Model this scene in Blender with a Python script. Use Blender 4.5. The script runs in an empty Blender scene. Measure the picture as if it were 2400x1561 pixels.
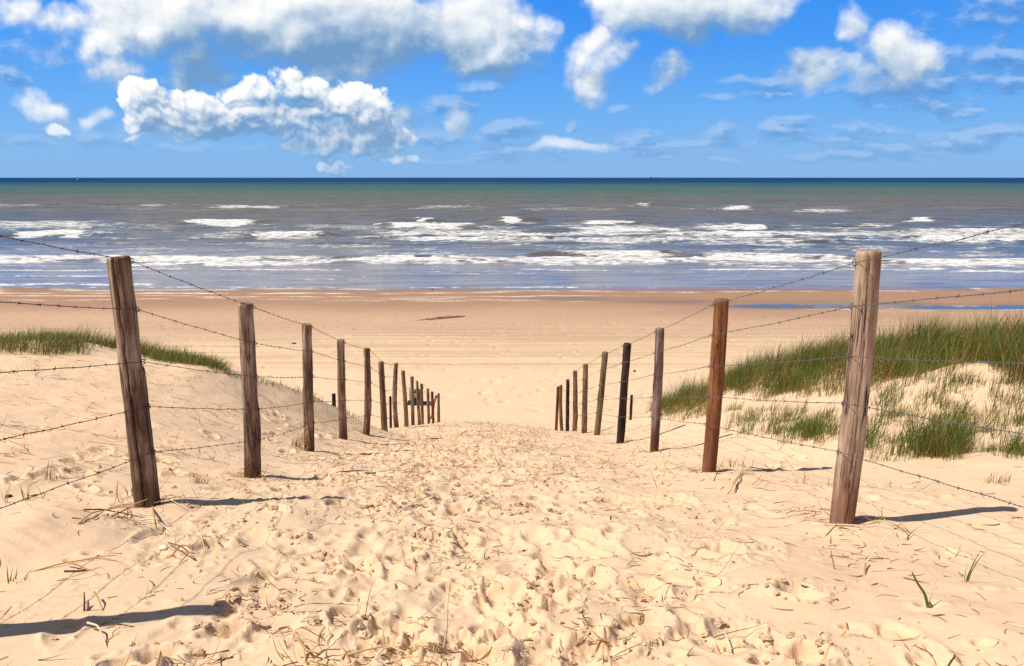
import bpy, math, random
import numpy as np
from mathutils import Vector, Matrix

random.seed(7)
RNG = np.random.default_rng(11)
S = bpy.context.scene
COL = S.collection

# ------------------------------------------------------------------ camera model
FPX = 1740.0                                   # focal length in pixels of a 2400 px wide picture
PITCH = math.atan((780.5 - 416.0) / FPX)
CAMZ = 11.0                                    # eye above the sea (sea level is z = 0)
cp, sp = math.cos(PITCH), math.sin(PITCH)

def ray(px, py):
    a = (px - 1200) / FPX
    b = (780.5 - py) / FPX
    return np.array([a, cp + b * sp, -sp + b * cp])

def at_y(px, py, Y):                           # point on the sight line at ground distance Y
    r = ray(px, py)
    return r[0] / r[1] * Y, Y, CAMZ + r[2] / r[1] * Y

def project(X, Y, Z):
    z = Z - CAMZ
    d = Y * cp - z * sp
    d = np.where(np.abs(d) < 1e-3, 1e-3, d)
    u = Y * sp + z * cp
    return 1200 + FPX * X / d, 780.5 - FPX * u / d, d

cam = bpy.data.cameras.new('camera')
cam.sensor_width = 36.0
cam.lens = 36.0 * FPX / 2400.0
cam.clip_start = 0.05
cam.clip_end = 300000
camo = bpy.data.objects.new('camera', cam)
COL.objects.link(camo)
camo.location = (0, 0, CAMZ)
camo.rotation_euler = (math.pi / 2 - PITCH, 0, 0)
S.camera = camo

# ------------------------------------------------------------------ helpers
def sstep(a, b, x):
    t = np.clip((x - a) / (b - a), 0, 1)
    return t * t * (3 - 2 * t)

_perm = np.random.default_rng(5).permutation(4096).astype(np.int64)
_gr = np.random.default_rng(6).uniform(0, 2 * np.pi, 4096)
_gx, _gy = np.cos(_gr).astype(np.float32), np.sin(_gr).astype(np.float32)

def perlin(x, y, seed=0):
    x = np.asarray(x, np.float64) + seed * 17.31
    y = np.asarray(y, np.float64) - seed * 9.77
    xi = np.floor(x).astype(np.int64); yi = np.floor(y).astype(np.int64)
    xf = (x - xi).astype(np.float32); yf = (y - yi).astype(np.float32)
    u = xf * xf * xf * (xf * (xf * 6 - 15) + 10)
    v = yf * yf * yf * (yf * (yf * 6 - 15) + 10)
    def g(ix, iy, fx, fy):
        h = _perm[(_perm[ix & 4095] + iy) & 4095]
        return _gx[h] * fx + _gy[h] * fy
    a = g(xi, yi, xf, yf); b = g(xi + 1, yi, xf - 1, yf)
    c = g(xi, yi + 1, xf, yf - 1); d = g(xi + 1, yi + 1, xf - 1, yf - 1)
    return (a + u * (b - a) + v * ((c + u * (d - c)) - (a + u * (b - a)))) * 1.5

def fbm(x, y, octs=4, seed=0, gain=0.5):
    s = 0; a = 1.0
    for i in range(octs):
        s = s + a * perlin(x * 2 ** i, y * 2 ** i, seed + i * 3)
        a *= gain
    return s

def mesh_from(name, co, faces, smooth=True, attrs=None, colors=None):
    """co (n,3); faces: (m,k) array of equal-sized faces, or a list of such arrays"""
    me = bpy.data.meshes.new(name)
    fl = faces if isinstance(faces, list) else [faces]
    fl = [np.asarray(f, np.int32) for f in fl if len(f)]
    co = np.asarray(co, np.float32)
    me.vertices.add(len(co))
    me.vertices.foreach_set('co', co.ravel())
    nl = sum(f.size for f in fl); nf = sum(len(f) for f in fl)
    me.loops.add(nl); me.polygons.add(nf)
    me.loops.foreach_set('vertex_index', np.concatenate([f.ravel() for f in fl]))
    tot = np.concatenate([np.full(len(f), f.shape[1], np.int32) for f in fl])
    st = np.concatenate([[0], np.cumsum(tot)[:-1]]).astype(np.int32)
    me.polygons.foreach_set('loop_start', st)
    me.polygons.foreach_set('loop_total', tot)
    me.polygons.foreach_set('use_smooth', np.full(nf, smooth, bool))
    for k, v in (attrs or {}).items():
        at = me.attributes.new(k, 'FLOAT', 'POINT')
        at.data.foreach_set('value', np.asarray(v, np.float32).ravel())
    for k, v in (colors or {}).items():
        at = me.attributes.new(k, 'FLOAT_COLOR', 'POINT')
        v = np.asarray(v, np.float32)
        at.data.foreach_set('color', np.concatenate([v, np.ones((len(v), 1), np.float32)], 1).ravel())
    me.update(calc_edges=True)
    me.validate(verbose=False)
    return me

def obj(name, me, mat=None, parent=None, loc=None):
    o = bpy.data.objects.new(name, me)
    COL.objects.link(o)
    if mat is not None and me is not None and not me.materials:
        me.materials.append(mat)
    if loc is not None: o.location = loc
    if parent is not None: o.parent = parent
    return o

def tag(o, label=None, cat=None, group=None, kind=None):
    if label: o['label'] = label
    if cat: o['category'] = cat
    if group: o['group'] = group
    if kind: o['kind'] = kind
    return o

def empty(name, loc):
    o = bpy.data.objects.new(name, None)
    COL.objects.link(o); o.location = loc
    o.empty_display_size = 0.1
    return o

class MB:
    """collects simple solids into one mesh"""
    def __init__(s): s.v = []; s.f3 = []; s.f4 = []; s.n = 0; s.c = []
    def add(s, v, f3=(), f4=(), c=None):
        v = np.asarray(v, float)
        s.v.append(v)
        if len(f3): s.f3.append(np.asarray(f3, int) + s.n)
        if len(f4): s.f4.append(np.asarray(f4, int) + s.n)
        s.c.append(np.tile(np.asarray(c if c is not None else (1, 1, 1), float), (len(v), 1)))
        s.n += len(v)
    def tube(s, pts, r, seg=6, c=None, cap=True):
        pts = np.asarray(pts, float); n = len(pts)
        r = np.full(n, r) if np.isscalar(r) else np.asarray(r, float)
        tg = np.gradient(pts, axis=0)
        tg /= np.linalg.norm(tg, axis=1, keepdims=True) + 1e-12
        ref = np.array([0, 0, 1.0]) if abs(tg[:, 2]).mean() < 0.8 else np.array([1.0, 0, 0])
        a = np.cross(tg, ref); a /= np.linalg.norm(a, axis=1, keepdims=True) + 1e-12
        b = np.cross(a, tg)
        th = np.arange(seg) / seg * 2 * np.pi
        v = pts[:, None] + r[:, None, None] * (a[:, None] * np.cos(th)[None, :, None] + b[:, None] * np.sin(th)[None, :, None])
        v = v.reshape(-1, 3)
        i = np.arange(n - 1)[:, None] * seg; j = np.arange(seg)[None]; k = (j + 1) % seg
        f4 = np.stack([i + j, i + k, i + seg + k, i + seg + j], -1).reshape(-1, 4)
        f3 = []
        if cap:
            v = np.concatenate([v, pts[:1], pts[-1:]])
            m = n * seg
            f3 = [(m, (q + 1) % seg, q) for q in range(seg)] + [(m + 1, (n - 1) * seg + q, (n - 1) * seg + (q + 1) % seg) for q in range(seg)]
        s.add(v, f3, f4, c)
    def box(s, lo, hi, c=None, taper=1.0):
        (x0, y0, z0), (x1, y1, z1) = lo, hi
        mx, my = (x0 + x1) / 2, (y0 + y1) / 2
        t = lambda x, y, z: (mx + (x - mx) * taper, my + (y - my) * taper, z)
        v = [(x0, y0, z0), (x1, y0, z0), (x1, y1, z0), (x0, y1, z0), t(x0, y0, z1), t(x1, y0, z1), t(x1, y1, z1), t(x0, y1, z1)]
        s.add(v, (), [(0, 3, 2, 1), (4, 5, 6, 7), (0, 1, 5, 4), (1, 2, 6, 5), (2, 3, 7, 6), (3, 0, 4, 7)], c)
    def mesh(s, name, smooth=True, col=False):
        fl = []
        if s.f4: fl.append(np.concatenate(s.f4))
        if s.f3: fl.append(np.concatenate(s.f3))
        return mesh_from(name, np.concatenate(s.v), fl, smooth, colors={'tint': np.concatenate(s.c)} if col else None)

# ------------------------------------------------------------------ node helpers
class NT:
    def __init__(s, tree):
        s.t = tree; s.n = tree.nodes; s.l = tree.links
    def put(s, sock, val):
        if val is None: return
        if isinstance(val, bpy.types.NodeSocket): s.l.new(val, sock)
        else: sock.default_value = val
    def m(s, op, a, b=None, c=None, clamp=False):
        n = s.n.new('ShaderNodeMath'); n.operation = op; n.use_clamp = clamp
        for k, v in enumerate((a, b, c)):
            s.put(n.inputs[k], v)
        return n.outputs[0]
    def vm(s, op, a, b=None, scale=None, out=0):
        n = s.n.new('ShaderNodeVectorMath'); n.operation = op
        s.put(n.inputs[0], a)
        if b is not None: s.put(n.inputs[1], b)
        if scale is not None: s.put(n.inputs['Scale'], scale)
        return n.outputs[out]
    def noise(s, vec, scale, detail=4, rough=0.5, dist=0, lac=2.0, dim='3D', out='Fac'):
        n = s.n.new('ShaderNodeTexNoise'); n.noise_dimensions = dim
        s.put(n.inputs['Vector'], vec)
        s.put(n.inputs['Scale'], scale); n.inputs['Detail'].default_value = detail
        n.inputs['Roughness'].default_value = rough; n.inputs['Distortion'].default_value = dist
        n.inputs['Lacunarity'].default_value = lac
        return n.outputs[out]
    def voro(s, vec, scale, feature='F1', smooth=None, dim='3D', rand=1.0):
        n = s.n.new('ShaderNodeTexVoronoi'); n.feature = feature; n.voronoi_dimensions = dim
        s.put(n.inputs['Vector'], vec); n.inputs['Scale'].default_value = scale
        n.inputs['Randomness'].default_value = rand
        if smooth is not None: n.inputs['Smoothness'].default_value = smooth
        return n.outputs['Distance']
    def mapr(s, x, a, b, c=0.0, d=1.0, smooth=True):
        n = s.n.new('ShaderNodeMapRange'); n.interpolation_type = 'SMOOTHSTEP' if smooth else 'LINEAR'
        s.put(n.inputs['Value'], x)
        for k, v in zip(('From Min', 'From Max', 'To Min', 'To Max'), (a, b, c, d)): s.put(n.inputs[k], v)
        return n.outputs[0]
    def mix(s, f, a, b, mode='MIX'):
        n = s.n.new('ShaderNodeMix'); n.data_type = 'RGBA'; n.blend_type = mode
        n.clamp_factor = True
        s.put(n.inputs[0], f)
        for k, v in ((6, a), (7, b)):
            if isinstance(v, tuple) and len(v) == 3: v = (*v, 1)
            s.put(n.inputs[k], v)
        return n.outputs[2]
    def ramp(s, f, stops, interp='LINEAR'):
        n = s.n.new('ShaderNodeValToRGB'); n.color_ramp.interpolation = interp
        s.put(n.inputs[0], f)
        e = n.color_ramp.elements
        while len(e) < len(stops): e.new(0.5)
        for q, (p, c) in zip(e, stops):
            q.position = p; q.color = (*c, 1)
        return n.outputs[0]
    def attr(s, name, out='Fac'):
        n = s.n.new('ShaderNodeAttribute'); n.attribute_name = name
        return n.outputs[out]
    def coord(s, out='Object'):
        return s.n.new('ShaderNodeTexCoord').outputs[out]
    def mapping(s, vec, scale=(1, 1, 1), loc=(0, 0, 0), rot=(0, 0, 0)):
        n = s.n.new('ShaderNodeMapping'); s.put(n.inputs[0], vec)
        n.inputs['Scale'].default_value = scale; n.inputs['Location'].default_value = loc; n.inputs['Rotation'].default_value = rot
        return n.outputs[0]
    def xyz(s, vec):
        n = s.n.new('ShaderNodeSeparateXYZ'); s.put(n.inputs[0], vec)
        return n.outputs
    def comb(s, x, y, z=0.0):
        n = s.n.new('ShaderNodeCombineXYZ')
        for k, v in enumerate((x, y, z)): s.put(n.inputs[k], v)
        return n.outputs[0]
    def bump(s, h, strength=0.5, dist=0.01, normal=None):
        n = s.n.new('ShaderNodeBump'); s.put(n.inputs['Height'], h)
        s.put(n.inputs['Strength'], strength); n.inputs['Distance'].default_value = dist
        if normal is not None: s.put(n.inputs['Normal'], normal)
        return n.outputs[0]

def material(name):
    m = bpy.data.materials.new(name); m.use_nodes = True
    t = NT(m.node_tree)
    bs = m.node_tree.nodes['Principled BSDF']
    bs.inputs['Roughness'].default_value = 0.9
    return m, t, bs

def setp(t, bs, **kw):
    for k, v in kw.items():
        k = k.replace('_', ' ')
        if isinstance(v, tuple) and len(v) == 3: v = (*v, 1)
        t.put(bs.inputs[k], v)

# ------------------------------------------------------------------ fence measurements
LEFT = [(279, 602, 346, 1185, 3.61), (575, 711, 592, 1121, 5.11), (719, 760, 725, 1060, 7.0), (799, 796, 805, 1031.5, 8.91),
        (859.6, 816, 858.3, 1020, 10.27), (893, 848, 902, 1020, 12.1), (928, 851, 929.4, 1004, 13.6), (944, 869, 953, 999, 15.7),
        (965.4, 883, 968, 1001, 17.3), (977, 892.5, 983.5, 1000, 18.9), (987.7, 899.4, 990.7, 1001, 20.2), (1002.7, 911, 1005.4, 1001.6, 22.0),
        (1012.6, 918, 1015.7, 1000, 23.4), (1027.8, 922, 1028, 1000, 24.6)]
RIGHT = [(2035.5, 587, 1973, 1228, 3.27), (1691, 701, 1662, 1109, 5.15), (1546.8, 769.5, 1533, 1060.8, 7.2), (1470.3, 804.6, 1453.4, 1040.4, 8.88),
         (1418.3, 825, 1398.4, 1022.3, 10.6), (1372.4, 853.6, 1369, 1017.4, 12.6), (1347.7, 869.2, 1347, 1013.7, 14.3), (1330.8, 890, 1329.7, 1012, 16.6),
         (1314.7, 902.5, 1317, 1011, 18.6), (1308, 906, 1303.4, 1010.6, 20.2)]

def post_pts(rec):
    tx, ty, bx, by, Y = rec
    top = np.array(at_y(tx, ty, Y)); b = np.array(at_y(bx, by, Y))
    if top[2] - b[2] < 1.28: b[2] = top[2] - 1.3
    return b, top
LP = [post_pts(r) for r in LEFT]
RP = [post_pts(r) for r in RIGHT]
L0 = (np.array([-1.82, 1.93, CAMZ - 1.34]), np.array([-1.82, 1.93, CAMZ - 0.02]))
R0 = (np.array([1.66, 1.55, CAMZ - 1.22]), np.array([1.68, 1.55, CAMZ + 0.08]))
LP = [L0] + LP
RP = [R0] + RP

# ------------------------------------------------------------------ terrain
ctrl = []
for b, t in LP + RP: ctrl.append((b[0], b[1], b[2] - CAMZ))
for Y, z in ((-2, -1.25), (0.3, -1.2), (1.8, -1.30), (2.6, -1.46), (3.5, -1.66), (5.1, -2.13), (7.1, -2.69), (8.9, -3.24), (10.5, -3.72), (12.5, -4.34), (14, -4.80), (16, -5.46),
             (18, -6.2), (20, -6.95), (24, -8.45), (26.5, -9.1), (29, -9.35)):
    ctrl.append((-0.35, Y, z))
ctrl += [(-3.24, 4.5, -1.85), (-4.75, 6.6, -2.07), (-6.1, 8.6, -2.16), (-7.1, 10, -2.24), (-6.2, 10.2, -2.24), (-5.03, 9.8, -2.42), (-4.07, 9.6, -2.48),
         (-3.7, 9.8, -2.65), (-3.34, 10.3, -2.93), (-2.98, 11.2, -3.4), (-2.67, 12.2, -4.09), (-3.0, 2.9, -1.66), (-2.9, 6.5, -2.3), (-4, 3, -1.6), (-4, 0, -1.3),
         (-7, 13.5, -4.3), (-5.5, 13, -4.4), (-4, 13.2, -4.9), (-3.3, 14.5, -5.4), (-7, 18, -7), (-5, 18, -7), (-8, 25, -9.2), (-4.5, 25, -9.2),
         (-12, 10, -2.0), (-12, 5, -1.6), (-12, 0, -1.2), (-12, 14, -4.4), (-12, 18, -7.0), (-12, 25, -9.2),
         (2.1, 3.42, -1.625), (2.6, 3.5, -1.635), (2.0, 5.25, -2.16), (2.4, 5.4, -2.18), (3.37, 4.6, -1.85), (4.2, 5.8, -1.9), (4.66, 7.3, -1.85), (5.66, 8.0, -1.96), (4.8, 7.8, -2.01), (4.48, 8, -2.17), (3.9, 8.7, -2.57),
         (3.53, 9.8, -2.91), (3.33, 11, -3.13), (3.1, 11.5, -3.61), (2.86, 13.5, -4.39), (2.74, 9, -2.92), (2.75, 5.9, -2.13), (3.07, 5.2, -2.04), (3, 1.5, -1.35), (4, -1, -1.2),
         (6, 11.5, -3.9), (4.5, 12.8, -4.4), (4, 15, -5.6), (3, 16.5, -6.1), (7, 17, -6.8), (4, 24, -9.1), (8, 25, -9.2), (12, 8, -1.7), (12, 12, -3.5), (12, 18, -7), (12, 25, -9.2), (12, 0, -1.0),
         (5.8, 8.6, -2.0), (5, 9.2, -2.15), (4.2, 10.2, -2.6), (3.7, 11.5, -3.2), (3.3, 12.8, -3.9), (9, 5.5, -1.7), (8, 9.5, -2.2)]
ctrl = np.array(ctrl)

def _k(r2): return np.where(r2 > 1e-9, r2 * np.log(np.maximum(r2, 1e-9)), 0) * 0.5
_n = len(ctrl)
_A = np.zeros((_n + 3, _n + 3))
_d = ctrl[:, None, :2] - ctrl[None, :, :2]
_A[:_n, :_n] = _k((_d ** 2).sum(-1)) + np.eye(_n) * 0.02
_A[:_n, _n] = 1; _A[:_n, _n + 1:] = ctrl[:, :2]
_A[_n:, :_n] = _A[:_n, _n:].T
_W = np.linalg.solve(_A, np.concatenate([ctrl[:, 2], np.zeros(3)]))

GX = np.linspace(-14, 14, 225); GY = np.linspace(-4, 32, 289)
_gxx, _gyy = np.meshgrid(GX, GY)
_r2 = (_gxx[..., None] - ctrl[:, 0]) ** 2 + (_gyy[..., None] - ctrl[:, 1]) ** 2
GRID = (_k(_r2) @ _W[:_n]) + _W[_n] + _gxx * _W[_n + 1] + _gyy * _W[_n + 2]
del _r2

BEACH0 = -9.25
def chan_y(X):                                  # course of the shallow gully on the beach
    return np.interp(X, (-30, -6, 4, 18, 60), (80, 71.5, 66.5, 61.6, 60.2)) + 0.5 * perlin(X / 9.0, X * 0 + 3.3, 4)

POOLZ = BEACH0 - 0.0365 * (60.4 - 27) - 0.05
def macro(X, Y):
    X = np.asarray(X, float); Y = np.asarray(Y, float)
    x = np.clip(X, -13.9, 13.9); y = np.clip(Y, -3.9, 31.9)
    fx = (x - GX[0]) / (GX[1] - GX[0]); fy = (y - GY[0]) / (GY[1] - GY[0])
    i = np.clip(fx.astype(int), 0, len(GX) - 2); j = np.clip(fy.astype(int), 0, len(GY) - 2)
    u = fx - i; v = fy - j
    z = (GRID[j, i] * (1 - u) + GRID[j, i + 1] * u) * (1 - v) + (GRID[j + 1, i] * (1 - u) + GRID[j + 1, i + 1] * u) * v
    zb = BEACH0 - 0.0365 * (Y - 27)
    w = sstep(23.5, 29.5, Y + 1.2 * perlin(X / 5.0, Y / 5.0, 2))
    z = z * (1 - w) + zb * w
    z = np.where(Y < 30, np.maximum(z, zb - 0.02 - 0 * Y), z)
    # shallow gully that holds the tidal pool
    dyc = Y - chan_y(X)
    g = np.exp(-(dyc / 1.7) ** 2) * 0.07 * sstep(-6, 10, X)
    z = z - g * w
    wg = np.exp(-(dyc / 2.6) ** 4) * sstep(13, 18, X)
    z = z * (1 - wg) + (POOLZ - 0.012) * wg
    # wind-blown ridge running away from the foot of the nearest left post
    ax, ay, bx, by = -1.72, 3.42, -2.75, 2.45
    L = math.hypot(bx - ax, by - ay); tx, ty = (bx - ax) / L, (by - ay) / L
    s = (X - ax) * tx + (Y - ay) * ty; q = (X - ax) * -ty + (Y - ay) * tx
    prof = np.where(q < 0, np.exp(-(q / 0.28) ** 2), np.exp(-(q / 0.42) ** 2))
    z = z + 0.16 * prof * sstep(0.0, 0.55, s) * (1 - sstep(1.2, 2.2, s))
    return z + CAMZ

def pix(px, py, lo=1.0, hi=90.0):               # where a sight line meets the ground
    r = ray(px, py)
    Ys = np.geomspace(lo, hi, 1400)
    X = r[0] / r[1] * Ys; Z = CAMZ + r[2] / r[1] * Ys
    g = macro(X, Ys)
    k = int(np.argmax(Z <= g))
    return X[k], Ys[k], g[k]

# polar grid round the viewpoint, fine where the picture looks
faz = np.arange(-47, 47.001, 0.088)
raz = np.arange(50, 311, 3.0)
AZ = np.radians(np.concatenate([faz, raz]))
RR = np.concatenate([np.geomspace(0.25, 1.15, 14)[:-1], np.geomspace(1.15, 30, 840)[:-1], np.geomspace(30, 86, 300)[:-1], np.geomspace(86, 900, 24)])
aa, rr = np.meshgrid(AZ, RR)
X = (np.sin(aa) * rr).ravel(); Y = (np.cos(aa) * rr).ravel()
nA, nR = len(AZ), len(RR)
Z = macro(X, Y)
near = (Y > 0.3) & (Y < 34)
# --- small relief
cx = -0.3 - 0.02 * Y
path = np.exp(-(np.abs((X - cx + 0.35 * perlin(X / 1.1, Y / 1.1, 23)) / 1.45) ** 4)) * (1 - sstep(25, 30, Y))
wx = X + 0.05 * perlin(X * 3, Y * 3, 21); wy = Y + 0.05 * perlin(X * 3, Y * 3, 22)
duneness = 1 - sstep(24, 30, Y)
dz = duneness * (0.030 * fbm(wx / 0.9, wy / 0.9, 3, 31))
dz += path * (0.017 * fbm(wx / 0.34, wy / 0.28, 2, 41) + 0.0045 * fbm(wx / 0.12, wy / 0.12, 3, 51))
dz += duneness * (1 - path) * (0.006 * fbm(wx / 0.22, wy / 0.15, 3, 61))
# wind ripples on the smooth flanks
rip = np.sin((wy * 0.95 + wx * 0.22 + 0.06 * perlin(X * 1.3, Y * 1.3, 71)) * 2 * np.pi / 0.075)
dz += duneness * (1 - path) * 0.0022 * rip * sstep(-0.1, 0.3, perlin(X / 1.1, Y / 1.1, 72)) * (1 - sstep(4.5, 6, Y))
# crumbly patches
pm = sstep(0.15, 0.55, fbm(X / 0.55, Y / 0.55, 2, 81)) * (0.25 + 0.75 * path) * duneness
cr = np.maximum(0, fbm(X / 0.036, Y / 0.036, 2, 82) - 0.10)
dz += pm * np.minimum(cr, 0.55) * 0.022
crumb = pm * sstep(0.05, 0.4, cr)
# footprints
row_lo = lambda d: int(np.searchsorted(RR, max(d, 0.3)))
Z2 = dz.reshape(nR, nA); X2 = X.reshape(nR, nA); Y2 = Y.reshape(nR, nA)
nf = len(faz)
prng = random.Random(3)
FEET = []
for i in range(430):
    fy = 1.5 + 25 * prng.random() ** 1.35
    fx = -0.3 - 0.02 * fy + prng.gauss(0, 0.82)
    if abs(fx + 0.2) > 1.75: continue
    FEET.append((fx, fy))
for i in range(16): FEET.append((prng.uniform(1.6, 2.6), prng.uniform(2.0, 6)))
for i in range(40): FEET.append((prng.uniform(-3.2, -2.1), prng.uniform(4, 9)))
for fx, fy in FEET:
    d = math.hypot(fx, fy)
    r0, r1 = row_lo(d - 0.3), row_lo(d + 0.3)
    az = math.degrees(math.atan2(fx, fy)); dw = math.degrees(0.32 / d)
    c0, c1 = int(np.searchsorted(faz, az - dw)), int(np.searchsorted(faz, az + dw))
    if c1 - c0 < 2 or r1 - r0 < 2: continue
    xs = X2[r0:r1, c0:c1] - fx; ys = Y2[r0:r1, c0:c1] - fy
    an = prng.gauss(0, 0.55); ca, sa = math.cos(an), math.sin(an)
    u = xs * ca + ys * sa; v = -xs * sa + ys * ca
    sl = prng.uniform(0.09, 0.15); sw = prng.uniform(0.042, 0.07)
    sd = prng.randint(0, 200)
    nz = 0.22 * fbm((xs + fx) * 8, (ys + fy) * 8, 2, sd)
    rad = np.sqrt((u / (sw * (1 + 0.25 * v / sl))) ** 2 + (v / sl) ** 2) + nz
    sharp = prng.uniform(0.16, 0.7)
    dep = prng.uniform(0.007, 0.024) * (1.4 if prng.random() < 0.2 else 1)
    pit = 1 - sstep(1 - sharp, 1 + 0.25 * sharp, rad)
    rim = np.exp(-((rad - 1.28) / 0.26) ** 2) * (0.6 + 1.1 * (nz > 0.03))
    Z2[r0:r1, c0:c1] += -dep * pit * (0.85 + 0.5 * v / sl) + dep * 0.42 * rim
# small crisp dents
for i in range(1900):
    fy = 1.6 + 17 * prng.random() ** 1.3; fx = -0.15 - 0.02 * fy + prng.gauss(0, 0.62)
    if fx < -0.85 and 3.1 < fy < 4.1: continue
    d = math.hypot(fx, fy); hr = prng.uniform(0.014, 0.042) * (1 + 0.03 * fy)
    r0, r1 = row_lo(d - hr * 2), row_lo(d + hr * 2)
    az = math.degrees(math.atan2(fx, fy)); dw = math.degrees(hr * 2 / d)
    c0, c1 = int(np.searchsorted(faz, az - dw)), int(np.searchsorted(faz, az + dw))
    if c1 - c0 < 2 or r1 - r0 < 2: continue
    xs = (X2[r0:r1, c0:c1] - fx) / hr; ys = (Y2[r0:r1, c0:c1] - fy) / (hr * prng.uniform(.5, 1))
    rad = np.sqrt(xs * xs + ys * ys + 0.5 * xs * ys * prng.uniform(-1, 1))
    dp = hr * prng.uniform(0.25, 0.62)
    Z2[r0:r1, c0:c1] += -dp * (1 - sstep(0.45, 1.0, rad)) * (0.75 - 0.5 * np.clip(xs, -1, 1)) + 0.3 * dp * np.exp(-((rad - 1.25) / 0.3) ** 2)
# readable shoe prints with a ball and a heel
for i in range(62):
    fy = 1.9 + 6.5 * prng.random() ** 1.2; fx = -0.25 - 0.02 * fy + prng.gauss(0, 0.75)
    d = math.hypot(fx, fy)
    r0, r1 = row_lo(d - 0.3), row_lo(d + 0.3)
    az = math.degrees(math.atan2(fx, fy)); dw = math.degrees(0.3 / d)
    c0, c1 = int(np.searchsorted(faz, az - dw)), int(np.searchsorted(faz, az + dw))
    if c1 - c0 < 2 or r1 - r0 < 2: continue
    xs = X2[r0:r1, c0:c1] - fx; ys = Y2[r0:r1, c0:c1] - fy
    an = prng.gauss(0, 0.35) + (math.pi if prng.random() < 0.5 else 0); ca, sa = math.cos(an), math.sin(an)
    u = xs * ca + ys * sa; v = -xs * sa + ys * ca
    nz = 0.16 * fbm((xs + fx) * 7, (ys + fy) * 7, 2, i)
    ball = np.sqrt((u / 0.055) ** 2 + ((v - 0.05) / 0.095) ** 2) + nz
    heel = np.sqrt((u / 0.042) ** 2 + ((v + 0.10) / 0.055) ** 2) + nz
    rad = np.minimum(ball, heel)
    dp = prng.uniform(0.008, 0.019)
    Z2[r0:r1, c0:c1] += -dp * (1 - sstep(0.45, 1.1, rad)) + 0.40 * dp * np.exp(-((rad - 1.35) / 0.3) ** 2)
dz = Z2.ravel()
dz *= 1 - 0.75 * np.exp(-(((X + 1.45) / 0.65) ** 2 + ((Y - 2.2) / 0.45) ** 2)) - 0.6 * np.exp(-(((X - 2.1) / 0.5) ** 2 + ((Y - 3.4) / 0.3) ** 2))
Z2 = dz.reshape(nR, nA)
# deep broken holes with crisp edges (pixel positions from the view)
HOLES = [(615, 1410, .10), (700, 1258, .05), (1180, 1380, .13), (1275, 1428, .09), (1100, 1525, .16), (1200, 1490, .11), (915, 1480, .10), (1010, 1255, .10), (1310, 1340, .14), (1320, 1370, .09), (1410, 1520, .13),
         (1040, 1170, .09), (1160, 1190, .14), (1240, 1195, .10), (1500, 1185, .10), (750, 1310, .06), (820, 1320, .06), (1090, 1080, .16), (1060, 1088, .12), (1130, 1090, .10), (1000, 1115, .08), (1240, 1050, .1), (560, 1430, .07), (540, 1480, .08), (375, 1545, .09), (1860, 1390, .12), (1720, 1480, .12), (1880, 1530, .12)]
for hx, hy, hr in HOLES:
    x0, y0, _z = pix(hx, hy)
    d = math.hypot(x0, y0)
    r0, r1 = row_lo(d - hr * 2), row_lo(d + hr * 2)
    az = math.degrees(math.atan2(x0, y0)); dw = math.degrees(hr * 2 / d)
    c0, c1 = int(np.searchsorted(faz, az - dw)), int(np.searchsorted(faz, az + dw))
    xs = X2[r0:r1, c0:c1]; ys = Y2[r0:r1, c0:c1]
    n1 = fbm(xs * 6, ys * 6, 2, 7)
    rad = np.hypot((xs - x0) / (hr * 0.8), (ys - y0) / (hr * 0.6)) + 0.45 * n1
    Z2[r0:r1, c0:c1] += 0.004 * fbm(xs * 45, ys * 45, 2, 9) * (rad < 1.5) - 0.030 * (1 - sstep(0.40, 1.0, rad)) + 0.012 * np.exp(-((rad - 1.15) / 0.2) ** 2) * (n1 > -0.1)
dz = Z2.ravel()
# ground banked or scoured round each post
for b, t in LP + RP:
    r2 = (X - b[0]) ** 2 + (Y - b[1]) ** 2
    m = r2 < 0.6
    q = np.sqrt(r2[m])
    dz[m] = dz[m] * sstep(0.05, 0.3, q) + (0.02 * np.exp(-((q - 0.16) / 0.1) ** 2) - 0.012 * np.exp(-(q / 0.09) ** 2))
# beach relief: long faint tracks parallel to the sea
bm = sstep(26, 31, Y)
tr = sstep(35, 39, Y) * (1 - sstep(50, 54, Y))
dz += bm * (0.018 * fbm(X / 2.6, Y / 1.1, 3, 91) * (1 - sstep(50, 60, Y)) + 0.006 * fbm(X / 0.5, Y / 0.35, 2, 93) * (1 - sstep(48, 56, Y)))
Yt = Y + 0.5 * perlin(X / 16.0, Y / 30.0, 95)
dz += bm * tr * 0.03 * perlin(X / 40.0, Yt / 0.42, 94) * sstep(-0.3, 0.3, perlin(X / 22.0, Y / 2.5, 97))
dz += bm * 0.012 * perlin(X / 7.0, Y / 2.2, 96) * sstep(58, 70, Y)
dz *= 1 - np.exp(-((Y - chan_y(X)) / 2.3) ** 4) * sstep(13, 18, X)
# footprints trampled over the upper beach
for i in range(900):
    fy = prng.uniform(29, 56); fx = prng.uniform(-0.72, 0.72) * fy
    r0, r1 = row_lo(math.hypot(fx, fy) - 0.5), row_lo(math.hypot(fx, fy) + 0.5)
    az = math.degrees(math.atan2(fx, fy)); dw = math.degrees(0.6 / fy)
    c0, c1 = int(np.searchsorted(faz, az - dw)), int(np.searchsorted(faz, az + dw))
    if c1 - c0 < 1 or r1 - r0 < 1: continue
    q = np.hypot((X2[r0:r1, c0:c1] - fx) / prng.uniform(0.12, 0.3), (Y2[r0:r1, c0:c1] - fy) / prng.uniform(0.12, 0.25))
    dz.reshape(nR, nA)[r0:r1, c0:c1] -= prng.uniform(0.03, 0.07) * (1 - sstep(0.6, 1.2, q))
Z = Z + dz
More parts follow.
